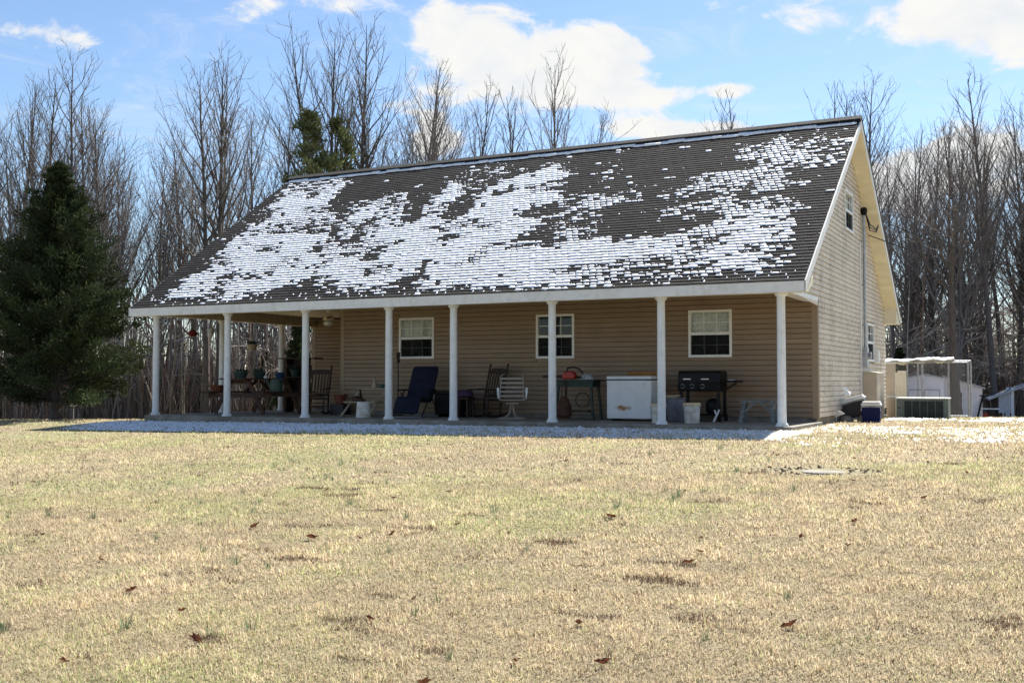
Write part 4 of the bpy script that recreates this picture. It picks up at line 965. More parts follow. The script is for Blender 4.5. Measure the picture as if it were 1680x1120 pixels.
part(VS, 'rail', 'white', lambda b: b.box(-.20, .02, -.04, -.031, .56, .60))
part(VS, 'post', 'cream_panel', lambda b: b.box(-.10, -.02, .6, .68, 0, 1.20))
part(VS, 'side_panel', 'cream_panel', lambda b: b.box(-.01, .20, .62, .66, 0, 1.24), bevel=.004)
part(VS, 'side_rail', 'cream_panel', lambda b: b.bar((-.06, .03, .9), (-.06, .6, .9), .08, .02, (0, 0, 1)))
ACZ = float(ground(1.45, 8.85))
AC = thing('air_conditioner', 'low grey-green outdoor unit with dark louvred panels and snow on top', 'air conditioner', (1.45, 8.9, ACZ-.03))
part(AC, 'cabinet', 'grey_green', lambda b: b.box(-.60, .60, -.30, .30, 0, .52), bevel=.008)
part(AC, 'corner_post', 'grey_green', lambda b: b.box(-.602, -.42, -.312, -.302, .01, .51))
part(AC, 'corner_post', 'grey_green', lambda b: b.box(.50, .602, -.312, -.302, .01, .51))
for i in range(5):
    x = -.41+i*.182
    lp = part(AC, 'louvre_panel', 'louvre', lambda b: b.box(x, x+.166, -.308, -.302, .03, .47))
    part(lp, 'louvre', 'louvre', lambda b: [b.box(x+.004, x+.162, -.318, -.309, .04+.03*k, .052+.03*k) for k in range(14)])
part(AC, 'lid', 'white', lambda b: b.box(-.62, .62, -.33, .32, .521, .555), bevel=.012)
part(AC, 'knob', 'black', lambda b: b.tube([(-.53, -.312, .30), (-.53, -.325, .30)], .02, 10))

# rear yard: kennel, sheds, carport
def yard(name, label, cat, lat, dep, drop=.0):
    x, y = from_view(lat, dep); return thing(name, label, cat, (x, y, float(ground(x, y))-drop), R(6))
KN = yard('dog_kennel', 'chain-link dog kennel of galvanised pipes with a snow-covered tarp roof', 'kennel', 12.55, 33.2, .05)
KW, KD, KH = 2.75, 2.7, 1.80
for x, y in [(-KW/2,0),(-KW/2+.95,0),(-.12,0),(.0,0),(.75,0),(KW/2,0),(KW/2-.07,.05),(-KW/2,KD),(KW/2,KD),(0,KD)]:
    part(KN, 'pipe', 'galv', lambda b: b.tube([(x, y, 0), (x, y, KH)], .025, 8), smooth=True)
for z in (.06, KH): part(KN, 'rail', 'galv', lambda b: b.tube([(-KW/2,0,z),(KW/2,0,z),(KW/2,KD,z),(-KW/2,KD,z),(-KW/2,0,z)], .024, 8))
part(KN, 'crossbar', 'galv', lambda b: [b.tube([(x, 0, KH+.02), (x, KD, KH+.12)], .02, 6) for x in (-.9, 0, .9)])
def mesh_wires(b, w, h, x0, y, step=.085):
    n = int((w+h)/step)
    for k in range(n):
        for sgn in (1, -1):
            a = k*step-h; p, q = max(a, 0), min(a+h, w)
            if q-p < .05: continue
            z0, z1 = p-a, q-a
            if sgn < 0: z0, z1 = h-z0, h-z1
            P0, P1 = (x0+p, y, z0), (x0+q, y, z1); t = .0028
            b.add([(P0[0]-t, y, P0[2]), (P0[0]+t, y-t, P0[2]), (P0[0]+t, y+t, P0[2]), (P1[0]-t, y, P1[2]), (P1[0]+t, y-t, P1[2]), (P1[0]+t, y+t, P1[2])], [(0,1,4,3),(1,2,5,4),(2,0,3,5)])
part(KN, 'chain_link', 'galv', lambda b: mesh_wires(b, KW-.1, KH-.06, -KW/2+.03, .0))
part(KN, 'chain_link', 'galv', lambda b: mesh_wires(b, KW-.1, KH-.06, -KW/2+.03, KD))
def tarp(b):
    n, m = 16, 8; vs = []
    for j in range(m+1):
        for i in range(n+1):
            x = -KW/2-.1+(KW-.35)*i/n; y = -.08+(KD+.1)*j/m
            vs.append((x, y, KH+.02+.10*math.sin(math.pi*j/m)+.03*math.sin(i*1.7+j)-.05*math.sin(i*.8)**2*(j > 0)+.04*(i > 8)))
    k = len(vs); vs += [(p[0], p[1], p[2]-.03) for p in vs]
    f = []
    for j in range(m):
        for i in range(n): a = j*(n+1)+i; f += [(a, a+1, a+n+2, a+n+1), (k+a, k+a+n+1, k+a+n+2, k+a+1)]
    for i in range(n): f += [(i, k+i, k+i+1, i+1), (m*(n+1)+i, m*(n+1)+i+1, k+m*(n+1)+i+1, k+m*(n+1)+i)]
    for j in range(m): a, c = j*(n+1), (j+1)*(n+1); f += [(a, c, k+c, k+a), (a+n, k+a+n, k+c+n, c+n)]
    b.add(vs, f)
part(KN, 'tarp', 'snow', tarp, smooth=True)
def gshed(name, label, lat, dep, w, d, h0, h1, door=True, drop=.05):
    t = yard(name, label, 'shed', lat, dep, drop)
    part(t, 'wall', 'shed', lambda b: b.prism([(-w/2,0),(w/2,0),(w/2,h0),(0,h1-.02),(-w/2,h0)], 0, d, 'y'))
    n = int(h0/.28)
    for k in range(n): part(t, 'panel_rib', 'shed', lambda b: b.box(-w/2+.01, w/2-.01, -.015, -.001, k*.28+.005, k*.28+.27))
    part(t, 'roof', 'shedroof', lambda b: (b.prism([(-w/2-.12,h0-.04),(0,h1),(0,h1+.05),(-w/2-.12,h0+.02)], -.12, d+.1, 'y'), b.prism([(w/2+.12,h0-.04),(0,h1),(0,h1+.05),(w/2+.12,h0+.02)], -.12, d+.1, 'y')))
    if door:
        dr = part(t, 'door', 'shed', lambda b: b.box(-w*.31, w*.29, -.035, -.016, .05, h0*.74))
        part(dr, 'door_frame', 'shed_trim', lambda b: (b.box(-w*.31-.05, w*.29+.05, -.045, -.017, h0*.74, h0*.74+.06), b.box(-w*.31-.05, -w*.31, -.045, -.017, .05, h0*.74), b.box(w*.29, w*.29+.05, -.045, -.017, .05, h0*.74), b.box(-.03, .03, -.046, -.036, .05, h0*.74)))
    return t
gshed('garden_shed', 'white metal garden shed with double doors behind the dog kennel', 19.75, 52.0, 2.25, 2.4, 1.95, 2.22)
S2 = yard('garden_shed', 'white lean-to shed with a small dark window and sloping roof', 'shed', 20.0, 47.5, .05)
part(S2, 'wall', 'shed', lambda b: b.prism([(-1.0,0),(.52,0),(.52,1.42),(-1.0,1.90)], 0, 2.2, 'y'))
for k in range(6): part(S2, 'panel_rib', 'shed', lambda b: b.box(-.99, .50, -.014, -.001, k*.22+.005, k*.22+.212))
part(S2, 'corner_board', 'white', lambda b: b.box(.44, .53, -.03, -.015, 0, 1.42))
part(S2, 'roof', 'shedroof', lambda b: b.prism([(-1.05,1.91),(.66,1.37),(.66,1.43),(-1.05,1.97)], -.12, 2.3, 'y'))
w2 = part(S2, 'window', 'white', lambda b: b.box(-.78, -.26, -.03, -.015, .72, 1.22))
for z in (.75, .995): part(w2, 'pane', 'black', lambda b: b.box(-.75, -.29, -.034, -.031, z, z+.215))
PP = yard('leaning_post', 'black pole leaning against the lean-to shed', 'pole', 20.35, 47.0, .03)
part(PP, 'pole', 'black', lambda b: (b.bar((-.22, 0, 0), (.05, .35, 1.05), .08, .06, (1, 0, 0)), b.bar((-.08, .3, 1.04), (.25, .35, 1.08), .05, .05, (0, 0, 1))))
CP = yard('carport', 'open grey carport with a low sloping roof and side wall', 'carport', 28.4, 58.0, .05)
part(CP, 'post', 'shed', lambda b: b.box(-1.58, -1.44, 0, .14, 0, 1.75)); part(CP, 'post', 'shed', lambda b: b.box(2.6, 2.74, 0, .14, 0, 1.75))
part(CP, 'post', 'shed', lambda b: b.box(-1.58, -1.44, 3.8, 3.94, 0, 1.75)); part(CP, 'post', 'shed', lambda b: b.box(2.6, 2.74, 3.8, 3.94, 0, 1.75))
part(CP, 'side_wall', 'shedroof', lambda b: b.box(-2.2, -1.58, .02, .06, .38, 1.45))
for x in (-2.0, -1.85, -1.7): part(CP, 'picket', 'shed', lambda b: b.box(x, x+.05, .02, .07, 0, .38))
part(CP, 'roof', 'shedroof', lambda b: (b.prism([(-2.7,1.06),(.6,2.42),(.6,2.50),(-2.7,1.14)], -.2, 4.2, 'y'), b.prism([(3.9,1.06),(.6,2.42),(.6,2.50),(3.9,1.14)], -.2, 4.2, 'y')))
part(CP, 'gable_panel', 'shedroof', lambda b: b.prism([(-1.2,1.64),(2.4,1.64),(.6,2.41)], .0, .05, 'y'))
TB = yard('patio_table', 'small dark table with a pale top between the shed and the carport', 'table', 24.0, 55.0, .03)
part(TB, 'table_top', 'shed', lambda b: b.box(-.6, .6, -.3, .3, .55, .59)); 
for x in (-.5, .5): part(TB, 'leg', 'black', lambda b: b.box(x-.04, x+.04, -.2, .2, 0, .55))
for k, (la, de, w, h) in enumerate([(23.7, 54.6, .5, .32), (29.3, 58.5, 1.8, .25), (30.6, 60.0, 1.2, .75)]):
    t = yard('storage_tub', ('red plastic tub under the small dark table', 'long red tray on the carport floor', 'dark covered trailer parked in the carport')[k], ('tub', 'tray', 'trailer')[k], la, de, .02)
    part(t, 'body', ('red', 'red', 'black_plastic')[k], lambda b: b.prism([(-w/2*.9,0),(w/2*.9,0),(w/2,h),(-w/2,h)], 0, .9, 'y'), bevel=.03)
# power line
PX, PY = from_view(40, 48); PZ = float(ground(PX, PY))
UP = thing('utility_pole', 'wooden utility pole carrying the power cable to the gable', 'utility pole', (PX, PY, PZ-.3))
part(UP, 'pole', 'bark', lambda b: b.tube([(0,0,0),(0,0,8.2)], [.16,.11], 10)); part(UP, 'insulator', 'enamel', lambda b: b.lathe([(.06,0),(.09,.05),(.05,.12)], 10, (0,-.14,6.3)))
def cable(p, q, sag, label):
    t = thing('power_cable', label, 'cable', p)
    n = 24; part(t, 'wire', 'rubber', lambda b: b.tube([((q[0]-p[0])*i/n, (q[1]-p[1])*i/n, (q[2]-p[2])*i/n - sag*4*(i/n)*(1-i/n)) for i in range(n+1)], .013, 5))
cable((XW+.33, 9.3, 4.95), (PX, PY-.14, PZ+6.1), 1.7, 'upper black power cable running from the weatherhead past the woods')
cable((XW+.10, 8.6, 4.52), (PX, PY-.14, PZ+5.98), 1.75, 'lower black power cable fixed to the gable wall below the weatherhead')
# septic lid
LX, LY = 1.95, -7.0; LZ = float(ground(LX, LY))
SL_ = thing('septic_lid', 'round pale concrete lid set in bare soil on the lawn', 'concrete lid', (LX+.15, LY, LZ-.07))
part(SL_, 'lid', 'concrete', lambda b: b.lathe([(.25,0),(.25,.070),(.235,.078),(.05,.080)], 28), bevel=.004)
def clods(b):
    g = np.random.default_rng(5)
    for i in range(260):
        a = g.uniform(0, 6.28); r = g.uniform(.28, .66)*(1 if g.random() < .8 else 1.25); s = g.uniform(.012, .04); x, y = r*1.15*math.cos(a)-.1, r*.66*math.sin(a); z = float(ground(LX+.15+x, LY+y))-LZ+.07
        if math.hypot(x, y) < .28: continue
        p = [(x+s*g.uniform(.7, 1.3)*math.cos(k*1.2566), y+s*g.uniform(.7, 1.3)*math.sin(k*1.2566), z-.012) for k in range(5)]
        b.add(p+[(x, y, z+s*g.uniform(.3, .8))], [(k, (k+1) % 5, 5) for k in range(5)])
part(SL_, 'soil', 'soil', clods)

# ---------------------------------------------------------------- lawn, ground snow, leaves
def on_slab(x, y): return ((x > XL-.2) & (x < .25) & (y > -.22) & (y < FY)) | ((x > XL-.2) & (x < XW+.05) & (y > FY-.1) & (y < BY))
LIT = [(.45, -2.6), (.1, 3.3), (1.75, 4.5), (3.9, 5.6), (9, 6.2), (9, -2.6), (4.6, -3.5), (3.2, -3.7), (2.3, -4.0), (1.0, -3.6)]
def snow_cover(x, y):
    n = fbm(x*.9, y*.9, 40, 3)*.6 + fbm(x*3.1, y*3.1, 47, 2)*.4; n2 = fbm(x*4, y*4, 44, 2)
    lim = -2.65 + .35*(n-.5)
    sh = ((x > -16.4) & (x < .55) & (y < -.12) & (y > lim)).astype(float)
    t = np.clip((-.35-y)/2.2, 0, 1)
    c = sh*np.clip(.80 - .42*t + (n-.5)*.5 - .7*np.clip((-x-15.0)/1.4, 0, 1)*t - .55*(y > -.34), 0, 1)
    lit = in_poly(x, y, LIT).astype(float)
    band = np.clip(1-np.abs(y-.4)/3.6, 0, 1)
    c = np.maximum(c, lit*np.clip(-.12 + .58*band + (n-.5)*1.9, 0, .62))
    r2 = ((x > .8) & (x < 9) & (y > 6.2) & (y < 9)).astype(float)*np.clip((n-.52)*4, 0, .6)
    c = np.maximum(c, r2)
    return c*(~on_slab(x, y)) * (n2*.7+.65)
def scatter(n, lat_w, d0, d1):
    d = np.sqrt(rng.uniform(d0*d0, d1*d1, n)); la = rng.uniform(-1, 1, n)*(lat_w*d+.6)
    return CAM[0] + la*math.cos(YAW) - d*math.sin(YAW), CAM[1] + la*math.sin(YAW) + d*math.cos(YAW)
def blades(n, d0, d1, ln, wd, up):
    x, y = scatter(n, .53, d0, d1); k = ~on_slab(x, y); x, y = x[k], y[k]
    # bare soil ring about the concrete lid and a few bald scrapes
    bald = (np.hypot((x-2.0)/.75, (y+6.95)/.42) < 1)
    k = ~bald; x, y = x[k], y[k]; n = len(x); z = ground(x, y)
    g = greenness(x, y); cl = fbm(x*5, y*5, 12, 2)
    isg = rng.random(n) < (.06+.36*g)
    L = ln*rng.uniform(.45, 1.35, n)*(.45+1.1*cl); Wd = wd*rng.uniform(.7, 1.3, n); a = rng.uniform(0, 2*math.pi, n); lean = rng.uniform(.35, 1.5, n)/up
    dx, dy = np.cos(a), np.sin(a)
    h = L*np.cos(np.minimum(lean, 1.42)); r = L*np.sin(np.minimum(lean, 1.42))
    p0 = np.stack([x-dy*Wd/2, y+dx*Wd/2, z-.004], -1); p1 = np.stack([x+dy*Wd/2, y-dx*Wd/2, z-.004], -1)
    m0 = np.stack([x+dx*r*.45-dy*Wd*.4, y+dy*r*.45+dx*Wd*.4, z+h*.66], -1); m1 = np.stack([x+dx*r*.45+dy*Wd*.4, y+dy*r*.45-dx*Wd*.4, z+h*.66], -1)
    tp = np.stack([x+dx*r, y+dy*r, z+h], -1)
    if d0 < 8:
        V = np.stack([p0, p1, m1, m0, tp], 1).reshape(-1, 3); b = np.arange(n)[:, None]*5; nv = 5
        F3 = np.concatenate([b+np.array([[0,1,2]]), b+np.array([[0,2,3]]), b+np.array([[3,2,4]])], 0)
    else: V = np.stack([p0, p1, tp], 1).reshape(-1, 3); F3 = np.arange(n*3).reshape(-1, 3); nv = 3
    t = rng.random((n, 1)); dk = (rng.random((n, 1)) < .13)
    c = np.where(isg[:, None], GREEN*(.8+.7*t), STRAW*(1-t)+STRAW2*t)
    c = np.where(dk & ~isg[:, None], BROWN*(.8+t), c)
    scr = ((fbm(x*2.1, y*4.2, 60, 4)+.10*rng.random(n)) > .81)[:, None]; c = np.where(scr, BROWN*(.45+.9*t), c)
    pt = fbm(x*.8, y*.8, 66, 3); c = c*(.70+.5*cl[:, None])*(.82+.36*pt[:, None])
    return V, F3, np.repeat(c, nv, 0)
Vs, Fs, Cs, off = [], [], [], 0
for args in ((200000, 4.2, 7.99, .036, .0048, 1.0), (300000, 8.0, 13.0, .040, .0095, 1.0), (240000, 13.0, 22.0, .042, .015, 1.0), (60000, 22.0, 34.0, .045, .024, 1.0)):
    V, F, C = blades(*args); Vs.append(V); Fs.append(F+off); Cs.append(C); off += len(V)
me = npmesh('lawn_grass', np.concatenate(Vs), np.concatenate(Fs), np.concatenate(Cs))
tag(link('lawn_grass', me, M['grass']), 'short dormant straw-coloured lawn with green patches', 'grass', kind='stuff')
# snow clumps
def clumps(n, x0, x1, y0, y1, smin, smax):
    x, y = rng.uniform(x0, x1, n), rng.uniform(y0, y1, n)
    k = rng.random(n) < snow_cover(x, y); x, y = x[k], y[k]; n = len(x)
    s = rng.uniform(smin, smax, n); hgt = s*rng.uniform(.15, .40, n)+.012; z = ground(x, y)
    a0 = rng.uniform(0, 6.28, n); rings = []
    for q in range(6):
        a = a0 + q*math.pi/3; rr = s*rng.uniform(.7, 1.2, n); rings.append(np.stack([x+rr*np.cos(a)*1.15, y+rr*np.sin(a)*.85, z-.006], -1))
    top = np.stack([x, y, z+hgt*1.1], -1)
    V = np.stack(rings+[top], 1).reshape(-1, 3)
    T = []
    for q in range(6):
        r_ = (q+1) % 6; T += [(q, r_, 6)]
    F = (np.arange(n)[:, None, None]*7 + np.array(T)[None]).reshape(-1, 3)
    return V, F
Vs, Fs, off = [], [], 0
for a in ((38000, -16.5, .7, -2.9, -.1, .012, .036), (500, -15.9, .7, -1.6, -.1, .05, .10), (27000, 0, 6.5, -4.2, 6.2, .010, .034), (40, 0, 7, -3, 3.5, .05, .11), (4000, .3, 9, 6, 9, .03, .08), (120, 1.7, 2.7, -7.2, -6.7, .02, .06)):
    V, F = clumps(*a); Vs.append(V); Fs.append(F+off); off += len(V)
me = npmesh('ground_snow', np.concatenate(Vs), np.concatenate(Fs))
tag(link('ground_snow', me, M['snow'], smooth=True), 'thin granular snow lying in the grass in front of the porch', 'snow', kind='stuff')
# snow blown on the step of the slab and on a few post feet is left to the clumps above

def leaf_mesh(seed, s):
    g = np.random.default_rng(seed); pts = []
    n = 14
    for i in range(n):
        a = 2*math.pi*i/n; r = s*(1.0 if i % 2 == 0 else .52)*g.uniform(.8, 1.15); pts.append((r*1.35*math.cos(a), r*.75*math.sin(a), s*(.55*abs(math.sin(a))+g.uniform(0, .45)+.3*math.cos(a)**2)))
    me = bpy.data.meshes.new('leaf'); me.from_pydata([(0, 0, s*.15)]+pts, [], [(0, 1+i, 1+(i+1) % n) for i in range(n)]); me.materials.append(M['leaf_dead']); return me
LM = [leaf_mesh(i, .05) for i in range(8)]
# (lateral, view depth) of the leaves that stand out, then a loose scatter
spots = [(-1.75, 9.55), (-1.05, 9.55), (-.10, 9.5), (3.6, 6.55), (1.62, 6.35), (3.45, 6.9), (.40, 6.6), (.48, 5.85), (.02, 5.95), (-.45, 5.65), (-2.2, 7.3), (-2.75, 7.9), (-3.4, 9.0),
         (-1.9, 6.6), (-.9, 6.9), (2.3, 8.7), (2.55, 8.3), (2.9, 9.2), (-2.4, 10.2), (.9, 9.9), (1.3, 8.0), (3.2, 5.9), (-1.3, 5.2), (-2.2, 5.4), (1.1, 5.2)]
for k in range(34):
    d = math.sqrt(rng.uniform(25, 240)); spots.append((rng.uniform(-.48, .48)*d, d))
for k, (la, de) in enumerate(spots):
    x, y = from_view(la, de)
    if on_slab(np.array(x), np.array(y)): continue
    t = link('fallen_leaf', LM[k % 8], None, None, (x, y, float(ground(x, y))+.012)); sc = rng.uniform(.55, .95) if k < 25 else rng.uniform(.3, .6)
    t.scale = (sc, sc, sc); t.rotation_euler = (rng.uniform(-.5, .5), rng.uniform(-.5, .5), rng.uniform(0, 6.28))
    tag(t, 'curled dead brown oak leaf lying on the lawn', 'leaf', 'dead oak leaves scattered on the lawn')
def tuft_mesh(seed):
    g = np.random.default_rng(seed); b = MB()
    for i in range(26):
        a = g.uniform(0, 6.28); r0 = g.uniform(0, .05); p = np.array((r0*math.cos(a), r0*math.sin(a), -.01)); l = g.uniform(.07, .15); q = g.uniform(.1, .5)
        tip = p+np.array((math.cos(a)*q*l, math.sin(a)*q*l, l)); s = np.array((-math.sin(a), math.cos(a), 0))*.003
        b.add([tuple(p-s), tuple(p+s), tuple(tip)], [(0, 1, 2)])
    me = bpy.data.meshes.new('tuft'); me.from_pydata(b.v, [], b.f); me.materials.append(M['onion']); return me
TM = [tuft_mesh(i) for i in range(5)]
ts = [(-1.63, 6.85), (-1.85, 6.75), (-.5, 7.3), (-.62, 7.0), (-1.9, 8.5), (-1.0, 8.9), (3.35, 5.95), (3.25, 5.75), (-2.2, 8.7), (-3.2, 9.8), (-1.25, 9.8), (-2.6, 9.2), (1.2, 14.5), (-.35, 6.1), (-3.0, 10.5), (2.9, 11.2), (1.6, 10.8)]
for k in range(38):
    d = math.sqrt(rng.uniform(30, 260)); ts.append((rng.uniform(-.48, .3)*d, d))
for k, (la, de) in enumerate(ts):
    x, y = from_view(la, de)
    if on_slab(np.array(x), np.array(y)) or (y > -3 and x < .6): continue
    t = link('grass_tuft', TM[k % 5], None, None, (x, y, float(ground(x, y)))); sc = rng.uniform(.5, .95); t.scale = (sc, sc, sc); t.rotation_euler = (0, 0, rng.uniform(0, 6.28))
    tag(t, 'upright blue-green wild onion tuft growing in the dry lawn', 'grass tuft', 'wild onion tufts in the lawn')

# ---------------------------------------------------------------- trees
class TubeSet:
    """vectorless accumulator of thin tapering tubes"""
    def __init__(s): s.v = []; s.f = []; s.n = 0
    def tube(s, P, r, k):
        P = np.asarray(P); m = len(P); d = np.gradient(P, axis=0); d /= np.linalg.norm(d, axis=1)[:, None]+1e-9
        ref = np.array((1., 0, 0)) if abs(d[0, 2]) > .8 else np.array((0, 0, 1.))
        u = np.cross(ref, d); u /= np.linalg.norm(u, axis=1)[:, None]+1e-9; w = np.cross(d, u)
        a = np.arange(k)*2*math.pi/k
        V = P[:, None] + np.asarray(r)[:, None, None]*(np.cos(a)[None, :, None]*u[:, None] + np.sin(a)[None, :, None]*w[:, None])
        s.v.append(V.reshape(-1, 3))
        i = np.arange(m-1)[:, None]*k + np.arange(k)[None]; j = np.arange(m-1)[:, None]*k + (np.arange(k)[None]+1) % k
        s.f.append((np.stack([i, j, j+k, i+k], -1).reshape(-1, 4)) + s.n); s.n += m*k
    def mesh(s, name): return npmesh(name, np.concatenate(s.v), np.concatenate(s.f))
def limb_pts(g, p, d, L, n, curl, wob):
    P = [np.array(p, float)]; d = np.array(d, float); d /= np.linalg.norm(d)
    for i in range(n):
        d = d + np.array((0, 0, curl/n)) + g.normal(0, wob, 3); d /= np.linalg.norm(d); P.append(P[-1]+d*L/n)
    return np.array(P)
def at_t(P, t):
    x = t*(len(P)-1); i = min(int(x), len(P)-2); f = x-i; return P[i]*(1-f)+P[i+1]*f, P[i+1]-P[i]
def bare_tree(seed, Ht, n1=30, first=.3, spread=.27, ang=(20, 42), curl=.62, fine=.68, r0=None, forks=0, tw=1.12, taper=.8):
    g = np.random.default_rng(seed); T, B = TubeSet(), TubeSet()
    r0 = r0 or .0078*Ht+.02
    stems = [(np.zeros(3), np.array((g.normal(0, .02), g.normal(0, .02), 1.)), Ht, r0, first)]
    for k in range(forks):
        a = g.uniform(0, 6.28); stems.append((np.array((0, 0, Ht*.02)), np.array((.16*math.cos(a), .16*math.sin(a), 1)), Ht*g.uniform(.75, .95), r0*.8, first))
    for p0, d0, L0, rr, fi in stems:
        P = limb_pts(g, p0, d0, L0, 14, .05, .022); rad = rr*(1-np.linspace(0, 1, 15))**taper + .008; rad[0] *= 1.25
        T.tube(P, rad, 7)
        for i in range(n1):
            t = fi + (1-fi)*(i+g.random())/n1*.97; b, td = at_t(P, t); a = i*2.4+g.uniform(-.5, .5); th = R(g.uniform(*ang))
            up_ = td/np.linalg.norm(td); L = (L0*(1-t)*spread*1.6 + L0*.055)*g.uniform(.6, 1.25)
            d = up_*math.cos(th) + np.array((math.cos(a), math.sin(a), 0))*math.sin(th)
            Q = limb_pts(g, b, d, L, 6, curl, .09); br = min(np.interp(t, np.linspace(0, 1, 15), rad)*.55, .016+.012*L)*tw
            T.tube(Q, np.linspace(br, .006*tw, 7), 4)
            n2 = max(2, int(L*3.2*fine))
            for j in range(n2):
                u = .18+.8*(j+g.random())/n2; c, qd = at_t(Q, u); qd = qd/np.linalg.norm(qd); l2 = L*(.22+.34*(1-u))*g.uniform(.6, 1.2)+.12
                e = qd*.8 + g.normal(0, .5, 3) + np.array((0, 0, curl*.35)); S = limb_pts(g, c, e, l2, 4, curl*.6, .10)
                B.tube(S, np.linspace(.0095, .005, 5)*tw, 3)
                for q in range(int(2.4*fine+g.random())):
                    v_, sd_ = at_t(S, g.uniform(.2, .95)); e2 = sd_/np.linalg.norm(sd_) + g.normal(0, .5, 3) + np.array((0, 0, curl*.3))
                    B.tube(limb_pts(g, v_, e2, l2*g.uniform(.3, .65)+.08, 2, .2, .1), np.array((.0065, .005, .0035))*tw, 3)
    return T.mesh('trunk'), B.mesh('branches')
def cross_up(me_list): pass
KINDS = [bare_tree(11, 16, 32, .30, .30), bare_tree(12, 16, 28, .38, .27), bare_tree(13, 16, 32, .22, .33, forks=1), bare_tree(14, 16, 26, .45, .26, (16, 34)), bare_tree(15, 16, 30, .28, .33, (22, 48), forks=1),
         bare_tree(16, 14, 26, .25, .25, (20, 40)), bare_tree(17, 12, 22, .30, .20, (18, 36), r0=.085)]
SPREAD = [bare_tree(s, 6.0, 26, .14, .55, (50, 85), -.15, 1.25, r0=.12, tw=1.35) for s in (31, 32, 33)]
for k, (t_, b_) in enumerate(KINDS): t_.materials.append(M['bark_dark' if k % 2 else 'bark']); b_.materials.append(M['twig'])
for t_, b_ in SPREAD: t_.materials.append(M['twig_pale']); b_.materials.append(M['twig_pale'])
for L_ in (KINDS, SPREAD):
    for t_, b_ in L_: t_.polygons.foreach_set('use_smooth', [True]*len(t_.polygons))
def plant_tree(kind, lat, dep, Ht, label, group, base_h=16.0, girth=1.0, lean=0):
    x, y = from_view(lat, dep); z = float(ground(x, y))-.1
    o = thing('bare_tree', label, 'tree', (x, y, z), rng.uniform(0, 6.28), group); s = Ht/base_h
    o.scale = (s*girth, s*girth, s); o.rotation_euler.x = rng.normal(0, .035)+lean; o.rotation_euler.y = rng.normal(0, .035)
    link('trunk', kind[0], None, o); link('crown', kind[1], None, o)
    return o
F_ = 38.123/36*1680
def px_tree(u, vtop, dep, kind, label, group):
    lat = (u-840)/F_*dep; x, y = from_view(lat, dep); zt = CAM[2] + dep*(626-vtop)/F_
    plant_tree(KINDS[kind], lat, dep, (zt-float(ground(x, y))+.1)*1.06, label, group, 14.0 if kind == 5 else 12.0 if kind == 6 else 16.0)
LW = ('tall bare tree standing in the woods beyond the dark cedar', 'bare trees left of the house')
CW = ('tall bare tree rising behind the house ridge', 'bare trees behind the roof')
RW = ('tall bare tree in the woods behind the sheds', 'bare trees behind the sheds')
TR_ = [(-30,170,46,0,0),(8,165,46,2,0),(40,190,48,4,0),(70,150,44,5,0),(98,122,47,1,0),(140,175,49,0,0),(168,205,45,3,0),(205,205,50,2,0),(235,255,48,6,0),(262,280,52,4,0),(300,240,54,1,0),(340,150,40,1,0),(362,140,41,3,0),(378,132,42,0,0),(412,185,50,2,0),(440,225,52,6,0),(20,260,55,5,0),(120,240,56,2,0),(185,270,57,1,0),(325,270,56,4,0),
       (475,200,54,6,1),(515,150,53,2,1),(548,70,52,3,1),(562,80,52,0,1),(592,76,54,1,1),(626,128,53,5,1),(645,150,56,2,1),(690,172,58,4,1),(715,165,57,0,1),(742,178,57,3,1),(765,215,60,6,1),(825,195,62,5,1),(848,190,61,6,1),(892,145,58,0,1),(915,200,60,2,1),(1195,192,60,4,1),(1225,190,62,6,1),
       (1372,175,62,5,2),(1392,160,62,1,2),(1428,168,60,0,2),(1450,235,58,2,2),(1470,275,50,6,2),(1488,232,50,4,2),(1512,262,55,1,2),(1530,236,52,0,2),(1548,248,54,3,2),(1568,222,46,2,2),(1592,228,48,5,2),(1606,240,52,4,2),(1632,152,45,1,2),(1650,230,50,3,2),(1672,190,50,0,2),(1700,200,48,2,2),(1730,180,50,4,2)]
OWN = {(98, 122): 'tallest bare tree in the woods beyond the dark cedar', (548, 70): 'tallest bare tree behind the ridge, beside the green pine', (892, 145): 'lone tall bare tree above the middle of the ridge',
       (1632, 152): 'tallest bare tree behind the sheds, rising above the carport', (1372, 175): 'slim forked bare tree just behind the gable peak', (378, 132): 'tall bare tree rising beside the lower slope of the roof'}
for u, v, d, k, s_ in TR_:
    lb, gp = (LW, CW, RW)[s_]; px_tree(u, v, d+(17 if s_ == 2 else 0), k, OWN.get((u, v), lb), gp)
for i in range(28):          # the rest of the wood, smaller and further in
    left = i % 3 != 0
    u = rng.uniform(-120, 520) if left else rng.uniform(1440, 1800); d = rng.uniform(44, 66)+(0 if left else 20); v = rng.uniform(290, 420)
    px_tree(u, v, d, int(rng.integers(0, 7)), *(('slender bare tree in the lower part of the woods left of the house', 'slender trees left of the house') if left else ('slender bare tree in the lower part of the woods behind the sheds', 'slender trees behind the sheds')))
for lat, dep, Ht, k in ((24.6, 68, 9.0, 0), (28.6, 70, 8.6, 1), (32.2, 69, 9.6, 2), (23.6, 67, 9.2, 2), (34.0, 70, 9.4, 0), (27.5, 72, 10.0, 1), (30.6, 74, 10, 0)):
    plant_tree(SPREAD[k], lat, dep, Ht, 'low spreading pale-twigged tree arching over the rear yard', 'pale spreading trees by the sheds', 6.0)
for lat, dep, Ht, k in ((-14.2, 44, 5.5, 1), (-9.5, 46, 6, 2), (-11.8, 50, 6.5, 0)):
    plant_tree(SPREAD[k], lat, dep, Ht, 'pale low tree seen through the open porch', 'pale trees beyond the open porch', 6.0)
